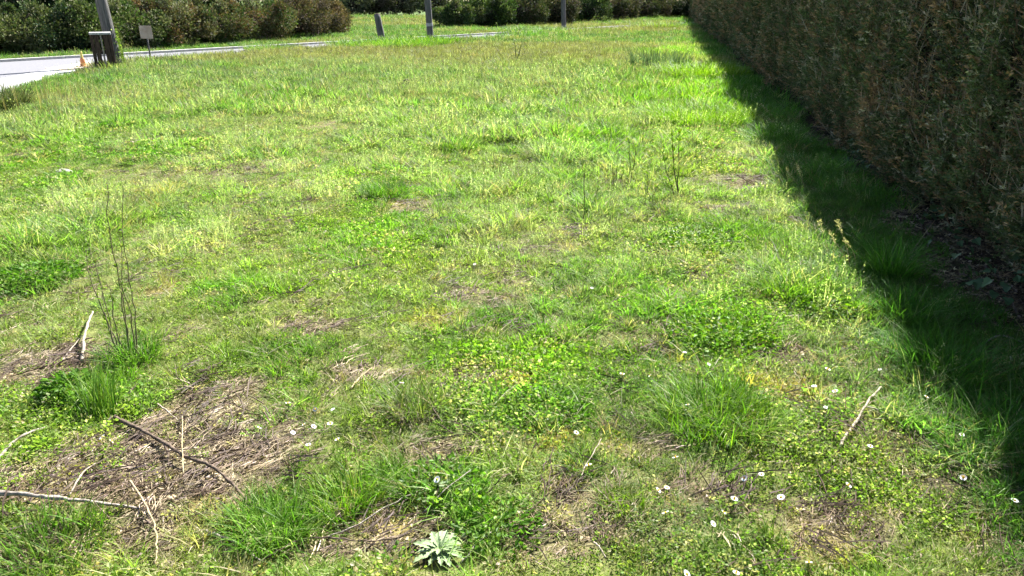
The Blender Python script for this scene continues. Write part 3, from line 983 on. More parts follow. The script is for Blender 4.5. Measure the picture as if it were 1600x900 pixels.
trees = [(20, 36, DARK, 'dark tree rising behind the olive shrubs'), (130, 38, DARK + GREEN, 'dark leafy tree behind the leaning pole'), (235, 40, GREEN, 'green tree behind the yellow-green shrub'),
         (350, 44, DARK + OLIVE, 'dusky tree behind the rust-topped shrubs'), (470, 50, DARK + MAUVE, 'grey-green tree behind the reddish brown shrubs'), (800, 72, DARK, 'tall dark tree behind the lane-side shrubs'), (930, 78, DARK + MAUVE, 'dusky tree behind the purplish shrubs')]
for i, (px, yy, cols, lab) in enumerate(trees):
    p = U(px, 10, yy)
    shrub('hedgerow_tree', lab, 'tree', (p.x, yy, 0), 3.2, 2.6, 5.5, cols, 6500, (0.12, 0.24), 'trees behind the hedgerow', trunk=0.16, lumps=34, seed=90 + i, clear=0.08)

# ------------------------------------------------------------------ poles, post, sign, slatted bin, marker
def leaning(name, label, cat, px0, py0, px1, py1, r0, r1, length, parts=None, mat=M_POLE):
    b = G(px0, py0)
    b.z = hz(b)
    top = U(px1, py1, b.y)
    dirv = (top - b).normalized()
    t = thing(name, b, label, cat)
    pts = [dirv * (-0.15), dirv * 0.02, dirv * 0.25] + [dirv * (0.25 + (length - 0.25) * k / 6) for k in range(1, 7)]
    rad = [r0 * 1.08, r0 * 1.08, r0] + [r0 + (r1 - r0) * k / 6 for k in range(1, 7)]
    v, f = tube(pts, rad, 14, rough=0.02)
    mesh_obj('shaft', v, f, mat, t, smooth=True)
    return t, dirv, b

def band(t, dirv, at_, r, w, mat, name='metal_band'):
    v, f = tube([dirv * (at_ - w / 2), dirv * (at_ - w / 2 + 0.004), dirv * (at_ + w / 2 - 0.004), dirv * (at_ + w / 2)], [r * 0.9, r, r, r * 0.9], 14)
    mesh_obj(name, v, f, mat, t)

t, dv_, b_ = leaning('leaning_pole', 'dark weathered pole leaning beside the slatted bin', 'pole', 183, 104, 158, 2, 0.145, 0.085, 5.2)
# ivy and moss creeping up the sunny side
q = np.random.default_rng(8)
nm = 420
hh_ = q.random(nm) ** 1.4 * 0.85
ang = q.normal(0.55, 0.5, nm)
P = np.array([tuple(dv_ * float(a) + Vector((math.cos(g_), math.sin(g_), 0)) * (0.165 - 0.02 * a)) for a, g_ in zip(hh_, ang)])
D = np.stack([np.cos(ang), np.sin(ang), q.uniform(-.3, 1, nm)], -1)
v, f, var = leaves(q, P, D, (0.03, 0.07), 0.7)
mesh_obj('ivy', v, f, M_LEAF, t, attrs={'var': ('FLOAT', var), 'tint': ('FLOAT_COLOR', np.repeat(np.array([[0.15, 0.21, 0.05]]) * q.uniform(.7, 1.3, (nm, 1)), 4, 0))})
band(t, dv_, 2.2, 0.145, 0.04, M_METAL)
t, dv_, b_ = leaning('utility_pole', 'dark upright wooden pole standing beside the meadow gap', 'pole', 673, 65, 668, 0, 0.125, 0.1, 7.0)
band(t, dv_, 0.62, 0.134, 0.12, M_METAL, 'number_plate')
band(t, dv_, 6.3, 0.11, 0.05, M_METAL)
t, dv_, b_ = leaning('utility_pole', 'slim grey pole in front of the brownish shrubs', 'pole', 881, 47, 880, 0, 0.13, 0.1, 7.0)
band(t, dv_, 2.1, 0.132, 0.05, M_METAL)
t, dv_, b_ = leaning('fence_post', 'short dark post leaning in the meadow gap', 'post', 598, 68, 590, 28, 0.13, 0.11, 1.02)
v, f = tube([dv_ * 1.02, dv_ * 1.035, dv_ * 1.05], [0.112, 0.1, 0.05], 14)
mesh_obj('weathered_top', v, f, M_PLANK, t)
band(t, dv_, 0.75, 0.122, 0.015, M_POLE, 'wire_loop')

b = G(236, 95)
b.z = hz(b)
t = thing('small_sign', b, 'small square brown sign board on a thin stake by the lane', 'sign')
hp = (U(225, 40, b.y) - b).z
v, f = box(-0.018, 0.018, -0.012, 0.012, -0.1, hp - 0.02)
mesh_obj('stake', v, f, M_POLE, t)
v, f = box(-0.16, 0.16, -0.026, -0.014, hp - 0.32, hp)
bo = mesh_obj('board', v, f, M_BOARD, t)
for z in (hp - 0.28, hp - 0.08):
    v, f = tube([(0, -0.030, z), (0, -0.026, z)], 0.008, 8)
    mesh_obj('screw', v, f, M_METAL, bo)

b = G(167, 110)
b.z = hz(b)
b.x += 0.0
t = thing('slatted_bin', b, 'dark upright slatted wooden bin with a pale top beside the leaning pole', 'bin', rz=0.5)
W, Dp, Hh = 0.18, 0.16, 0.83
for sx in (-1, 1):
    for sy in (-1, 1):
        v, f = box(sx * W - 0.03, sx * W + 0.03, sy * Dp - 0.03, sy * Dp + 0.03, -0.03, Hh - 0.05)
        mesh_obj('corner_post', v, f, M_PLANK, t)
for zc in (0.08, 0.40, 0.72):
    for sy in (-1, 1):
        v, f = box(-W + 0.032, W - 0.032, sy * Dp - 0.012, sy * Dp + 0.012, zc - 0.035, zc + 0.035)
        mesh_obj('rail', v, f, M_PLANK, t)
    for sx in (-1, 1):
        v, f = box(sx * W - 0.012, sx * W + 0.012, -Dp + 0.032, Dp - 0.032, zc - 0.035, zc + 0.035)
        mesh_obj('rail', v, f, M_PLANK, t)
for sy in (-1, 1):
    for k, x0 in enumerate((-0.095, 0.0, 0.095)):
        v, f = box(x0 - (0.016 if k == 1 else 0.045), x0 + (0.016 if k == 1 else 0.045), sy * (Dp + 0.028) - 0.009, sy * (Dp + 0.028) + 0.009, 0.02, Hh - 0.06)
        mesh_obj('slat', v, f, M_GREYTWIG if (k == 1 and sy == -1) else M_PLANK, t)
for sx in (-1, 1):
    for y0 in (-0.075, 0.075):
        v, f = box(sx * (W + 0.028) - 0.009, sx * (W + 0.028) + 0.009, y0 - 0.045, y0 + 0.045, 0.02, Hh - 0.06)
        mesh_obj('slat', v, f, M_PLANK, t)
v, f = box(-W - 0.035, W + 0.035, -Dp - 0.045, Dp + 0.045, Hh - 0.048, Hh - 0.005, 0.012)
mesh_obj('top_board', v, f, M_TOPSLAB, t)

b = G(131, 105)
t = thing('marker_post', (b.x, b.y, 0.016), 'small orange marker with a yellow top standing on the apron', 'marker')
v, f = tube([(0, 0, 0), (0, 0, 0.02), (0, 0, 0.03), (0, 0, 0.17), (0, 0, 0.2)], [0.085, 0.085, 0.06, 0.05, 0.035], 16)
mesh_obj('body', v, f, M_ORANGE, t, smooth=False)
v, f = tube([(0, 0, 0.2), (0, 0, 0.33), (0, 0, 0.35)], [0.028, 0.024, 0.012], 12)
mesh_obj('top', v, f, M_YELLOW, t)

def lump(name, label, cat, px, py, rx, ry, rz_, mat, seed=0, sink=0.3, rot=0.0):
    import bmesh
    g = gp(px, py)
    bm = bmesh.new()
    bmesh.ops.create_icosphere(bm, subdivisions=3, radius=1)
    q = np.random.default_rng(seed)
    ph = q.random(12) * 6.28
    for v in bm.verts:
        c = v.co
        k = 1 + 0.16 * math.sin(3 * c.x + ph[0] + 2 * c.y) + 0.12 * math.sin(5 * c.y + ph[1] - 3 * c.z) + 0.07 * math.sin(9 * c.x + ph[2] + 7 * c.z) + q.normal(0, 0.02)
        v.co = Vector((c.x * rx * k, c.y * ry * k, max(c.z * rz_ * k, -rz_ * 0.6)))
    me = bpy.data.meshes.new(name)
    bm.to_mesh(me)
    bm.free()
    me.materials.append(mat)
    o = bpy.data.objects.new(name, me)
    COL.objects.link(o)
    o.location = (g.x, g.y, g.z + rz_ * sink)
    o.rotation_euler = (0, 0, rot)
    return tag(o, label, cat)

lump('stone', 'flat pale stone lying in the grass above the tall weed', 'stone', 101, 273, 0.09, 0.05, 0.025, M_STONE, 2, 0.6)
lump('stone', 'small pale stone between the leaning post and the upright pole', 'stone', 645, 67, 0.12, 0.1, 0.12, M_STONE, 3, 0.5)
lump('molehill', 'small dark molehill in the middle of the field', 'molehill', 632, 138, 0.13, 0.11, 0.10, M_SOIL, 4)

# ------------------------------------------------------------------ single tufts and weeds that stand out in the turf
def tuft(label, px, py, R, h, n, cols, w=(0.003, 0.006), lean=(0.05, 0.5), curve=(0.1, 0.9), seg=4, seed=0, az=None, group='grass tufts in the field'):
    q = np.random.default_rng(300 + seed)
    g = gp(px, py, -0.006)
    v, f, var = blades(q, n, R, (h * 0.45, h), w, lean, curve, seg, az=az)
    m = 2 * seg + 1
    tint = np.repeat(np.array(cols)[q.integers(0, len(cols), n)] * q.uniform(.75, 1.25, (n, 1)), m, 0)
    v[:, 2] += height(v[:, 0] + g.x, v[:, 1] + g.y) - height(g.x, g.y)
    o = mesh_obj('grass_tuft', v, f, M_GRASS, attrs={'var': ('FLOAT', var), 'tint': ('FLOAT_COLOR', tint)})
    o.location = g
    return tag(o, label, 'grass tuft', group)

LIME = [(0.14, 0.24, 0.012), (0.18, 0.27, 0.02), (0.10, 0.20, 0.012)]
LUSHC = [(0.085, 0.19, 0.016), (0.11, 0.22, 0.02), (0.07, 0.15, 0.02)]
OLG = [(0.12, 0.16, 0.04), (0.18, 0.19, 0.07), (0.09, 0.14, 0.03)]
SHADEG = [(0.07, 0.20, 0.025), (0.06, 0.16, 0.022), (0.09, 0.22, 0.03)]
tuft('tall arching bright grass tuft beside the bare twig-strewn patch', 163, 665, 0.055, 0.24, 230, LIME + LUSHC, (0.003, 0.005), (0.05, 0.5), seed=1, az=2.0)
tuft('bushy green tuft at the end of the dark fallen twig', 425, 845, 0.12, 0.13, 420, LUSHC, seed=2)
tuft('loose green tuft under the long grey branch', 85, 880, 0.14, 0.13, 420, LUSHC + OLG, seed=3)
tuft('wide lush mound of grass with daisies around it', 1115, 665, 0.21, 0.13, 1100, LUSHC + LIME, seed=4)
tuft('lush grass tuft reaching to the hedge shadow edge', 1240, 465, 0.22, 0.19, 900, LIME + LUSHC, seed=5)
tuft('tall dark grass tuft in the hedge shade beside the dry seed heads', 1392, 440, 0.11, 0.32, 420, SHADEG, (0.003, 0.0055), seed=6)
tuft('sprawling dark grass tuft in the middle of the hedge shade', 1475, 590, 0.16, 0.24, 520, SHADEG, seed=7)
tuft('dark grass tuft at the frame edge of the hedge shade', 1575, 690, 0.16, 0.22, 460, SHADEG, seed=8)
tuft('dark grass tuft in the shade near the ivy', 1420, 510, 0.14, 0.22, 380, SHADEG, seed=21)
tuft('rich green tuft above the straw-yellow spot', 600, 310, 0.17, 0.17, 600, LUSHC, seed=9)
tuft('upright green tuft with bluish blades beyond the straw-yellow spot', 712, 236, 0.24, 0.24, 600, LUSHC + LIME, (0.004, 0.007), seed=10)
tuft('broad lime grass mound catching sun at the shadow edge', 1090, 190, 0.75, 0.34, 2200, LIME, (0.006, 0.011), seed=11)
tuft('farther lime grass mound beside the grey-green weeds', 1098, 120, 0.9, 0.45, 1800, LIME, (0.009, 0.016), seed=12)
tuft('small bright tuft in the pale middle of the field', 628, 198, 0.26, 0.24, 420, LIME, (0.004, 0.008), seed=13)
tuft('small lime tuft below the lane near the field corner', 124, 218, 0.28, 0.22, 420, LIME, (0.004, 0.008), seed=14)
tuft('thin upright olive tuft between the two worn patches', 645, 650, 0.10, 0.14, 260, OLG, seed=15)
tuft('small yellowish tuft by the pale lying straw', 915, 745, 0.06, 0.08, 200, LUSHC + OLG, seed=16)
tuft('soft yellow-green tuft in the mossy turf', 972, 800, 0.07, 0.08, 220, LIME + OLG, seed=17)
tuft('leggy green tuft between the thin vine and the bushy tuft', 540, 795, 0.11, 0.12, 380, LUSHC + LIME, seed=18)
tuft('rank green tuft under the tall dark weed', 210, 570, 0.11, 0.15, 320, LUSHC, seed=19)
tuft('sunlit tuft at the tip of the hedge shadow', 1360, 505, 0.12, 0.12, 380, LIME, seed=20)
tuft('dark coarse clump of grass at the apron corner', 4, 168, 0.35, 0.5, 700, [(0.05, 0.07, 0.03), (0.08, 0.09, 0.04)], (0.006, 0.012), seed=22)
tuft('thin dry grass stems standing before the pale apron', 55, 165, 0.9, 0.55, 130, [(0.26, 0.2, 0.11), (0.18, 0.14, 0.08)], (0.004, 0.007), (0.0, 0.15), (0.0, 0.15), seed=23)
tuft('tall tan grass stems beside the stones at the field corner', 110, 160, 0.8, 0.4, 160, [(0.3, 0.25, 0.13), (0.2, 0.17, 0.08)], (0.004, 0.007), (0.0, 0.2), (0.0, 0.2), seed=24)
tuft('tall verge grass hiding the lane in front of the copper shrub', 605, 73, 2.0, 0.42, 3000, LUSHC + LIME, (0.012, 0.02), seed=25)
tuft('tall verge grass beside the upright pole foot', 655, 70, 1.5, 0.45, 2200, LUSHC + LIME, (0.014, 0.024), seed=29)
tuft('verge grass hiding the lane short of the copper shrub', 428, 79, 0.9, 0.3, 1100, LUSHC + OLG, (0.012, 0.02), seed=26)
tuft('high verge grass before the slim grey pole', 872, 52, 3.0, 0.42, 2600, LUSHC + OLG, (0.014, 0.024), seed=27)
tuft('high pale grass where the field meets the clipped hedge', 1025, 46, 1.4, 0.6, 1300, LIME + OLG, (0.014, 0.026), seed=28)

def weed_mound(label, px, py, R, h, n, cols, leaf, seed=0, name='leafy_weed'):
    q = np.random.default_rng(500 + seed)
    g = gp(px, py, -0.004)
    th, rr = q.random(n) * 6.283, R * np.sqrt(q.random(n))
    zt = h * np.sqrt(np.clip(1 - (rr / R) ** 2, 0.05, 1))
    P = np.stack([rr * np.cos(th), rr * np.sin(th), zt * (0.15 + 0.85 * q.random(n) ** 0.6)], -1)
    D = np.stack([np.cos(th) + q.normal(0, .7, n), np.sin(th) + q.normal(0, .7, n), q.uniform(-.3, .8, n)], -1)
    v, f, var = leaves(q, P, D, leaf, 0.6, 0.3)
    v[:, 2] += height(v[:, 0] + g.x, v[:, 1] + g.y) - height(g.x, g.y)
    tint = np.repeat(np.array(cols)[q.integers(0, len(cols), n)] * q.uniform(.75, 1.25, (n, 1)), 4, 0)
    t = thing(name, g, label, 'weed', 'leafy weeds in the turf')
    mesh_obj('foliage', v, f, M_LEAF, t, attrs={'var': ('FLOAT', var), 'tint': ('FLOAT_COLOR', tint)})
    for k in range(6):
        a = k * 1.05
        sv, sf = tube([(0, 0, -0.01), (math.cos(a) * R * .3, math.sin(a) * R * .3, h * .4), (math.cos(a) * R * .6, math.sin(a) * R * .6, h * .6)], [0.003, 0.0025, 0.0015], 5)
        mesh_obj('stem', sv, sf, M_FSTEM, t)
    return t

weed_mound('dense broad-leaved weed mound above the wide lush grass mound', 1125, 535, 0.27, 0.07, 1700, LUSHC + LIME, (0.014, 0.03), 1)
weed_mound('broad-leaved weed patch by the tall dark weed', 45, 445, 0.28, 0.08, 1800, LUSHC, (0.014, 0.032), 2)
weed_mound('low clover-like weed with dark gaps near the mossy spot', 850, 655, 0.20, 0.05, 1100, LUSHC, (0.012, 0.024), 3)
tuft('grey-green upright weed clump standing near the far end of the hedge', 1028, 104, 0.75, 0.5, 900, [(0.07, 0.11, 0.07), (0.10, 0.14, 0.09), (0.05, 0.08, 0.045)], (0.01, 0.02), (0.0, 0.35), (0.0, 0.4), seed=30)
weed_mound('pale leafy weed between the tuft and the thin twigs', 690, 770, 0.15, 0.05, 420, LUSHC + [(0.16, 0.22, 0.11)], (0.015, 0.03), 5)
weed_mound('leafy weed beside the arching bright tuft', 115, 630, 0.12, 0.10, 380, LUSHC, (0.02, 0.035), 6)
weed_mound('weed mat along the sunny edge of the hedge shadow', 1290, 500, 0.18, 0.08, 480, LIME + LUSHC, (0.02, 0.035), 7)
weed_mound('round weed mat in the bright turf under the tall stalks', 1090, 385, 0.35, 0.08, 1800, LUSHC + LIME, (0.018, 0.034), 8)
weed_mound('low weed mat beside the silvery rosette', 775, 840, 0.14, 0.05, 420, LUSHC, (0.014, 0.026), 9)

# silvery rosette
def lobed_leaf(L_, W_, lobes=3):
    V, F = [], []
    n = lobes * 2 + 3
    for i in range(n + 1):
        t = i / n
        w = W_ * math.sin(math.pi * min(1, t * 0.93 + 0.07)) ** 0.7 * (1.0 if i % 2 else 0.55)
        z = L_ * (0.25 * t - 0.3 * t * t)
        V += [(-w, L_ * t, z + w * 0.35), (0, L_ * t, z), (w, L_ * t, z + w * 0.35)]
    for i in range(n):
        for j in (0, 1):
            F.append((i * 3 + j, i * 3 + j + 1, i * 3 + j + 4, i * 3 + j + 3))
    return V, F

M_SILVER = rough_material('silvery_leaf', (0.17, 0.25, 0.10), (0.29, 0.37, 0.19), 60, rough=0.6, bump=0.15)
t = thing('rosette_plant', gp(687, 878, 0.006), 'pale silvery-green leaf rosette on the bare ground at the bottom', 'plant')
lv, lf = lobed_leaf(0.075, 0.014, 4)
first = None
for k in range(24):
    if first is None:
        o = first = mesh_obj('leaf', lv, lf, M_SILVER, t)
    else:
        o = first.copy()
        COL.objects.link(o)
    inner = k > 14
    o.rotation_euler = ((0.4 if inner else 0.12) + random.uniform(-.1, .15), random.uniform(-.2, .2), k * 2.4)
    sc = random.uniform(0.55, 0.75) if inner else random.uniform(0.85, 1.15)
    o.scale = (sc, sc, sc)
    o.location = (0, 0, 0.012 if inner else 0.004)

# ivy at the foot of the hedge
def heart(sz):
    pts = [(0, 0.0), (0.45, 0.05), (0.5, 0.38), (0.28, 0.55), (0.16, 0.85), (0, 1.0), (-0.16, 0.85), (-0.28, 0.55), (-0.5, 0.38), (-0.45, 0.05)]
    V = [(0, 0.4 * sz, -0.04 * sz)] + [(x * sz, y * sz, abs(x) * sz * 0.25 - 0.12 * sz * y * y) for x, y in pts]
    return V, [(0, i, i % 10 + 1) for i in range(1, 11)]

M_IVY = rough_material('ivy_leaf', (0.04, 0.085, 0.035), (0.085, 0.14, 0.06), 30, rough=0.6, bump=0.1, spec=0.25)
hv, hf = heart(0.045)
first = None
for label, spots, cnt in (('ivy with bluish leaves climbing the hedge foot beside the dark tufts', [(1540, 470)], 46), ('ivy patch at the hedge foot farther along the shade', [(1350, 275)], 46),
                          ('ivy trailing low at the hedge foot in between', [(1460, 375)], 34)):
    px, py = spots[0]
    g = gp(px, py)
    t = thing('ivy_plant', g, label, 'ivy', 'ivy along the hedge foot')
    w_ = 0.3 * (1 if py > 400 else 1.5)
    vine = [Vector((0, 0, 0.0)) + HU * (w_ * (k - 3) / 3) + HN * random.uniform(-.05, .08) + Vector((0, 0, 0.02 + 0.03 * (k % 2))) for k in range(7)]
    sv, sf = tube(wander(vine, 3, 0.01), 0.004, 5)
    mesh_obj('stem', sv, sf, M_BARK, t)
    for k in range(cnt):
        if first is None:
            o = first = mesh_obj('leaf', hv, hf, M_IVY, t)
        else:
            o = first.copy()
            COL.objects.link(o)
            o.parent = t
        o.location = HU * random.uniform(-w_, w_) + HN * random.uniform(-.18, .14) + Vector((0, 0, random.uniform(0.03, 0.26)))
        o.rotation_euler = (random.uniform(-1.1, 0.9), random.uniform(-.8, .8), random.uniform(0, 6.28))
        s = random.uniform(0.7, 1.3)
        o.scale = (s, s, s)

# tall weed stems
def stems_plant(name, label, px0, py0, lines, r0, mat, leaf_cols=None, leaf=(0.01, 0.022), leaf_n=10, seed=0, cat='weed', spread=0.08):
    q = np.random.default_rng(700 + seed)
    g = gp(px0, py0, -0.01)
    t = thing(name, g, label, cat)
    for ln in lines:
        dy = q.normal(0, spread)
        pts = []
        for i, (px, py) in enumerate(ln):
            p = U(px, py, g.y) - g
            p.y += dy * i / max(1, len(ln) - 1)
            pts.append(p)
        pts[0].z = 0.0
        pw = wander(pts, 4, 0.003)
        sv, sf = tube(pw, np.linspace(r0, r0 * 0.35, len(pw)), 6)
        so = mesh_obj('stem', sv, sf, mat, t, smooth=True)
        if leaf_cols:
            k = q.integers(len(pw) // 3, len(pw), leaf_n)
            P = np.array([tuple(pw[i]) for i in k]) + q.normal(0, 0.003, (leaf_n, 3))
            D = q.normal(size=(leaf_n, 3)) + np.array([0, 0, 0.8])
            v, f, var = leaves(q, P, D, leaf, 0.5)
            tint = np.repeat(np.array(leaf_cols)[q.integers(0, len(leaf_cols), leaf_n)], 4, 0)
            mesh_obj('leaves', v, f, M_LEAF, so, attrs={'var': ('FLOAT', var), 'tint': ('FLOAT_COLOR', tint)})
    return t

M_STEMT = rough_material('olive_stem', (0.10, 0.10, 0.05), (0.22, 0.19, 0.11), 50)
stems_plant('tall_weed', 'tall weed of thin dark stems fanning up from the turf', 200, 568,
            [[(190, 568), (160, 500), (132, 440), (118, 398)], [(194, 568), (171, 520), (150, 455), (126, 394)], [(206, 565), (195, 500), (180, 420), (166, 335), (165, 288)],
             [(204, 565), (190, 470), (178, 372)], [(213, 565), (213, 500), (205, 440), (196, 380), (196, 286)], [(188, 568), (152, 512), (131, 474)], [(216, 566), (214, 480), (210, 418)],
             [(198, 568), (183, 520), (176, 470), (168, 440)]], 0.0034, M_STEMT, LIME + OLG, (0.012, 0.024), 18, 1, spread=0.12)
stems_plant('weed_stalk', 'single slim dark stalk in the middle of the bright turf', 911, 362, [[(911, 362), (912, 320), (913, 255)]], 0.005, M_STEM, LIME, (0.012, 0.02), 6, 2)
stems_plant('weed_stalk', 'leafy yellow-green stalks by the yellow spot', 1058, 312, [[(1058, 312), (1061, 270), (1062, 210)], [(1056, 312), (1046, 280), (1035, 232)], [(1060, 312), (1052, 250), (1050, 205)]],
            0.005, M_STEM, LIME, (0.03, 0.06), 18, 3)
stems_plant('weed_stalk', 'slender stalk just left of the yellow spot', 984, 285, [[(984, 285), (984, 250), (981, 215)], [(985, 285), (990, 255), (992, 228)]], 0.005, M_STEM, LIME, (0.02, 0.04), 10, 4)
stems_plant('weed_stalk', 'forked dark stalk far back before the lane', 806, 97, [[(806, 97), (805, 75), (803, 62)], [(806, 97), (812, 80), (814, 70)]], 0.016, M_STEM, OLG, (0.04, 0.08), 10, 5)

for k_, (px, py, hh_) in enumerate(sorted([(800, 235, 45), (838, 262, 60), (868, 215, 45), (940, 240, 55), (962, 300, 60), (1005, 235, 60), (1090, 265, 45), (895, 180, 40), (780, 290, 50), (1018, 330, 50), (930, 330, 45), (860, 330, 40)])):
    tp = [(px, py), (px + random.uniform(-4, 4), py - hh_ * 0.5), (px + random.uniform(-10, 10), py - hh_)]
    t = stems_plant('thin_stalk', 'thin upright stalk in the taller mid-field grass, %s counted from the left' % ['first', 'second', 'third', 'fourth', 'fifth', 'sixth', 'seventh', 'eighth', 'ninth', 'tenth', 'eleventh', 'twelfth'][k_], px, py, [tp, [(a + random.uniform(4, 16) * (0.4 + 0.3 * i), b) for i, (a, b) in enumerate(tp)], [(a - random.uniform(4, 16) * (0.4 + 0.3 * i), b + 8 * i) for i, (a, b) in enumerate(tp)]], 0.0032, M_STEM, LIME + OLG, (0.015, 0.03), 7, 20 + k_)
    t['group'] = 'thin stalks in the taller grass'

def seed_stalk(label, px0, py0, lines, seed, plume=0.05):
    q = np.random.default_rng(800 + seed)
    g = gp(px0, py0, -0.01)
    t = thing('seed_grass', g, label, 'dry grass')
    for ln in lines:
        pts = [U(px, py, g.y) - g for px, py in ln]
        pts[0].z = 0
        pw = wander(pts, 4, 0.002)
        sv, sf = tube(pw, np.linspace(0.0022, 0.001, len(pw)), 5)
        so = mesh_obj('stalk', sv, sf, M_TANSTRAW, t)
        n = 60
        e = pw[-1]
        dr = (pw[-1] - pw[-4]).normalized()
        k = q.random(n)
        P = np.array([tuple(e - dr * float(a) * plume * 1.6) for a in k]) + q.normal(0, plume * 0.10, (n, 3))
        v, f, var = leaves(q, P, q.normal(0, .5, (n, 3)) + np.array(dr), (0.008, 0.016), 0.4)
        mesh_obj('plume', v, f, M_LEAF, so, attrs={'var': ('FLOAT', var), 'tint': ('FLOAT_COLOR', np.full((len(v), 3), (0.5, 0.44, 0.3)))})

seed_stalk('dry seed-headed grass leaning at the edge of the hedge shadow', 1332, 440, [[(1332, 440), (1324, 395), (1308, 345)], [(1330, 440), (1318, 400), (1296, 362)], [(1334, 440), (1336, 400), (1318, 372)], [(1326, 440), (1300, 400), (1280, 345)]], 1, 0.05)
seed_stalk('pale seed heads midway along the shadow edge', 1258, 300, [[(1258, 300), (1250, 270), (1244, 256)], [(1254, 300), (1236, 275), (1228, 262)]], 2, 0.06)
seed_stalk('pale drooping seed heads at the far part of the shadow edge', 1215, 205, [[(1215, 205), (1205, 180), (1188, 162)], [(1213, 205), (1206, 190), (1196, 182)], [(1212, 205), (1200, 195), (1192, 186)]], 3, 0.09)

# ------------------------------------------------------------------ fallen twigs, sticks and straws
def stick(name, label, cat, pts, r0, r1, mat, forks=(), lift=0.012, amp=0.0016, group='fallen twigs and straws'):
    P = [gp(p[0], p[1], lift + (p[2] if len(p) > 2 else 0)) for p in pts]
    o = P[0].copy()
    t = thing(name, o, label, cat, group)
    pw = wander([p - o for p in P], 5, amp)
    v, f = tube(pw, np.linspace(r0, r1, len(pw)) * np.random.default_rng(int(abs(o.x) * 1000)).uniform(0.75, 1.25, len(pw)), 8, rough=0.16)
    mesh_obj('shaft', v, f, mat, t, smooth=True)
    for fk in forks:
        Q = [gp(p[0], p[1], lift + (p[2] if len(p) > 2 else 0)) - o for p in fk]
        qw = wander(Q, 4, amp)
        v, f = tube(qw, np.linspace(r1 * 1.1, r1 * 0.4, len(qw)), 6, rough=0.08)
        mesh_obj('side_twig', v, f, mat, t, smooth=True)
    return t

stick('fallen_twig', 'thick dark forked twig lying across the bare patch', 'twig', [(183, 670, .01), (225, 692, .015), (262, 716, .02), (300, 742, .02), (332, 757, .02), (360, 776, .015), (388, 799)], 0.007, 0.0045, M_BARK,
      [[(262, 716, .02), (268, 735, .01), (266, 748)], [(225, 692, .015), (205, 705), (188, 712)], [(332, 757, .02), (356, 740, .02), (378, 728)]])
stick('fallen_branch', 'long smooth grey branch entering at the bottom edge of the bare patch', 'branch', [(-25, 794, .02), (40, 798, .02), (95, 805, .018), (150, 808, .012), (222, 815)], 0.0085, 0.004, M_GREYTWIG)
stick('fallen_twig', 'pale grey stick slanting beside the small tuft', 'twig', [(-18, 755, .01), (25, 714, .02), (50, 699, .02), (80, 681)], 0.0055, 0.004, M_GREYTWIG)
stick('dry_straw', 'straight pale straw crossing the thick dark twig', 'straw', [(291, 768, .01), (290, 720, .035), (288, 662, .01)], 0.0022, 0.0016, M_TANSTRAW, amp=0.001)
stick('dry_straw', 'bent tan straw below the thick dark twig', 'straw', [(208, 775, .01), (232, 815, .02), (246, 850, .02), (252, 880, .015), (247, 905)], 0.0034, 0.002, M_TANSTRAW, amp=0.002)
stick('bark_strip', 'whitish strip of wood standing by the tall weed foot', 'wood strip', [(131, 580), (137, 556, .03), (142, 540, .05), (149, 506, .03)], 0.007, 0.004, M_PALETWIG)
stick('dry_straw', 'short pale straw leaning beside the whitish wood strip', 'straw', [(100, 580), (118, 560, .01), (133, 545, .02)], 0.003, 0.002, M_PALETWIG)
stick('fallen_twig', 'slim brown twig running under the bushy tuft', 'twig', [(325, 852), (372, 873, .01), (415, 899)], 0.0036, 0.0025, M_GREYTWIG)
stick('fallen_twig', 'bleached crooked twig on the sunny turf near the hedge shadow', 'twig', [(1309, 708), (1326, 688, .012), (1345, 660, .02), (1357, 641, .02), (1374, 620, .01)], 0.006, 0.003, M_PALETWIG,
      [[(1349, 656, .02), (1380, 662, .01), (1403, 676)]])
stick('fallen_twig', 'thin grey twig poking out of the hedge shade', 'twig', [(1440, 661), (1478, 656, .01), (1512, 652)], 0.0034, 0.002, M_GREYTWIG)
stick('trailing_vine', 'thin brown vine trailing along the bottom toward the rosette', 'vine', [(400, 905), (428, 890, .01), (470, 868, .015), (515, 862, .015), (560, 867, .015), (610, 862, .01), (655, 848, .01), (692, 830)], 0.0028, 0.0018, M_BARK)
stick('trailing_vine', 'thin vine above the bottom vine by the leggy tuft', 'vine', [(505, 858), (560, 840, .015), (602, 815, .02), (650, 790, .01), (672, 782)], 0.0024, 0.0015, M_GREYTWIG)
stick('fallen_twig', 'thin grey twig across the leafy weed', 'twig', [(662, 818), (700, 795, .03), (735, 768, .03)], 0.0024, 0.0014, M_GREYTWIG)
stick('fallen_twig', 'dark thin twig uphill of the silvery rosette', 'twig', [(762, 792), (785, 775, .02), (812, 752)], 0.0026, 0.0015, M_BARK)
stick('dry_straw', 'pale straw leaning in the small yellowish tuft', 'straw', [(902, 772), (922, 742, .03), (938, 712, .03)], 0.002, 0.0012, M_PALETWIG, amp=0.001)
stick('dry_straw', 'grey straw beside the silvery rosette', 'straw', [(722, 898), (748, 872, .01), (768, 850)], 0.0024, 0.0015, M_GREYTWIG)
stick('dry_straw', 'tan straw above the long grey branch', 'straw', [(112, 795), (135, 762, .015), (155, 741)], 0.0028, 0.002, M_PALETWIG, amp=0.001)
stick('fallen_twig', 'short pale twig at the top of the bare patch', 'twig', [(192, 656), (218, 650, .012), (242, 656)], 0.0055, 0.004, M_GREYTWIG)
stick('fallen_twig', 'thin curved twig beside the top of the thick dark twig', 'twig', [(243, 640), (262, 656, .012), (284, 672)], 0.0036, 0.002, M_PALETWIG)
stick('trailing_vine', 'fine dark tendril over the worn patch amid the field', 'vine', [(738, 462), (748, 446, .02), (770, 436, .03), (800, 432, .02)], 0.003, 0.002, M_BARK)
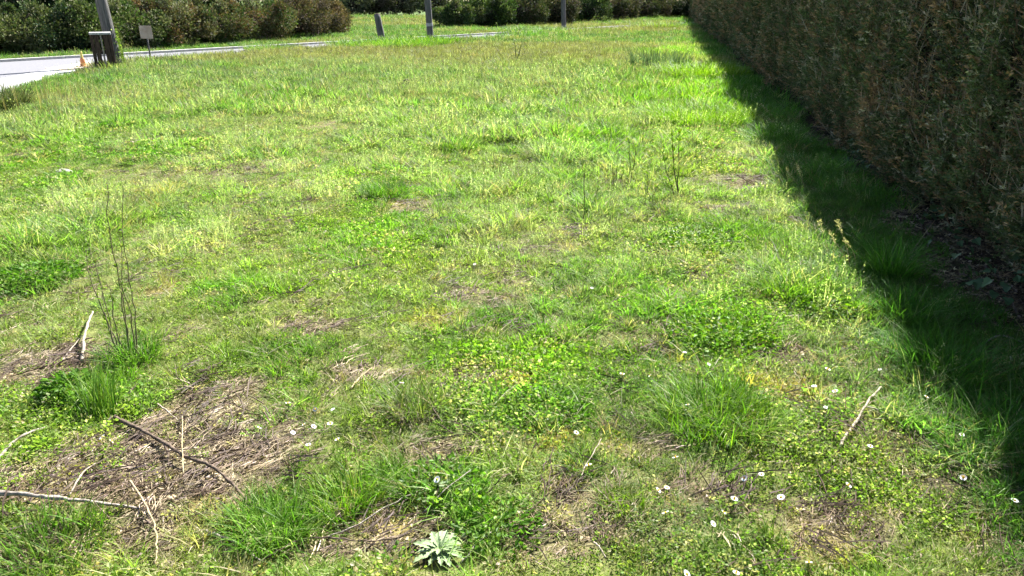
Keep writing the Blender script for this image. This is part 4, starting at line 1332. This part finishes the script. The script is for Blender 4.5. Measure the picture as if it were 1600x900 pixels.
stick('dry_straw', 'straw lying flat on the worn patch in the middle of the field', 'straw', [(548, 618), (565, 600, .01), (582, 582)], 0.003, 0.002, M_TANSTRAW, amp=0.001)
stick('fallen_twig', 'crooked twig in the deep shade at the hedge foot', 'twig', [(1530, 552), (1556, 538, .02), (1596, 546, .01)], 0.005, 0.003, M_GREYTWIG)
stick('dry_straw', 'pale straw in the shade beside the tall dark tuft', 'straw', [(1410, 418), (1432, 396, .05), (1456, 366, .08)], 0.0035, 0.002, M_TANSTRAW, amp=0.001)
stick('fallen_twig', 'brown twig in the worn patch by the arching bright tuft', 'twig', [(190, 652), (208, 628, .012), (218, 615)], 0.005, 0.0035, M_BARK)
stick('dry_straw', 'small white straw at the bottom edge of the mossy turf', 'straw', [(926, 868), (934, 878, .01), (945, 892)], 0.003, 0.002, M_PALETWIG, amp=0.001)

# ------------------------------------------------------------------ daisies
def daisy_meshes():
    V, F = [], []
    for k in range(15):
        a = 2 * math.pi * k / 15
        ca, sa = math.cos(a), math.sin(a)
        o = len(V)
        for rr, w, z in ((0.0035, 0.0010, 0.0), (0.008, 0.0024, 0.0010), (0.0122, 0.0014, 0.0016)):
            V += [(ca * rr - sa * w, sa * rr + ca * w, z), (ca * rr + sa * w, sa * rr - ca * w, z)]
        F += [(o, o + 1, o + 3, o + 2), (o + 2, o + 3, o + 5, o + 4)]
    return V, F

spots = [(450, 632), (493, 640), (520, 640), (405, 671), (475, 663), (490, 666), (516, 661), (458, 678), (527, 683), (482, 695), (160, 684), (173, 690), (166, 730), (246, 743),
         (1070, 551), (1107, 570), (972, 585), (1016, 588), (1075, 632), (1293, 577), (1375, 577), (1243, 605), (1272, 604), (1305, 612), (1470, 597), (1447, 620), (1360, 695), (1502, 682),
         (1056, 715), (1040, 803), (1130, 801), (1114, 821), (1042, 763), (1028, 767), (1147, 780), (1163, 747), (1220, 779), (1585, 784), (1505, 746), (1264, 881), (1150, 896), (1073, 896),
         (920, 728), (900, 679), (683, 751), (925, 450), (972, 462), (1190, 740), (742, 411), (1290, 637), (1325, 758), (628, 600)]
ORD = ['first', 'second', 'third', 'fourth', 'fifth', 'sixth', 'seventh', 'eighth', 'ninth', 'tenth', 'eleventh', 'twelfth']
DAISY_LAB = {}
def daisy_zone(px, py):
    if px < 300:
        return 'near the thick dark fallen twig'
    if px < 560:
        return 'in the cluster beside the bare patch'
    if py < 480:
        return 'far out in the middle of the field'
    if px < 960:
        return 'scattered across the centre of the turf'
    if px < 1180:
        return 'above the wide lush mound' if py < 660 else 'below the wide lush mound'
    if px < 1330 and py < 660:
        return 'between the lush mound and the bleached twig'
    return 'along the edge of the hedge shadow' if px > 1340 else 'around the worn patch below the bleached twig'
for zone in sorted({daisy_zone(*p) for p in spots}):
    row = sorted(p for p in spots if daisy_zone(*p) == zone)
    for k_, p in enumerate(row):
        DAISY_LAB[p] = ('white daisy %s, %s counted from the left' % (zone, ORD[k_]), 'daisies ' + zone)
pv, pf = daisy_meshes()
proto_parts = None
for i, (px, py) in enumerate(spots):
    hgt = random.uniform(0.045, 0.062)
    g = gp(px, py)
    d_ = ray(px, py)
    g = G(px, py, hz(g) + hgt)                       # the flower head is what shows at that spot
    base = Vector((g.x, g.y, hz(g)))
    lab, grp = DAISY_LAB[(px, py)]
    t = thing('daisy', base, lab, 'daisy', grp, random.uniform(0, 6.28))
    if proto_parts is None:
        hd = mesh_obj('petals', pv, pf, M_PETAL, t)
        cv, cf = tube([(0, 0, 0.0), (0, 0, 0.002), (0, 0, 0.0035)], [0.0042, 0.004, 0.002], 10)
        ce = mesh_obj('flower_centre', cv, cf, M_YOLK, hd, smooth=True)
        sv, sf = tube([(0, 0, -0.01), (0.002, 0, 0.03), (0, 0, 0.06)], 0.001, 5)
        st = mesh_obj('stalk', sv, sf, M_FSTEM, t)
        proto_parts = (hd, ce, st)
    else:
        hd = proto_parts[0].copy(); ce = proto_parts[1].copy(); st = proto_parts[2].copy()
        for o in (hd, ce, st):
            COL.objects.link(o)
        hd.parent, ce.parent, st.parent = t, hd, t
    s = random.uniform(0.62, 1.02)
    hd.location = (0, 0, hgt)
    hd.rotation_euler = (random.gauss(0.1, .35), random.gauss(0.1, .35), 0)
    hd.scale = (s, s * random.uniform(0.85, 1.0), s * random.uniform(0.8, 3.0))
    st.scale = (1, 1, hgt / 0.06)
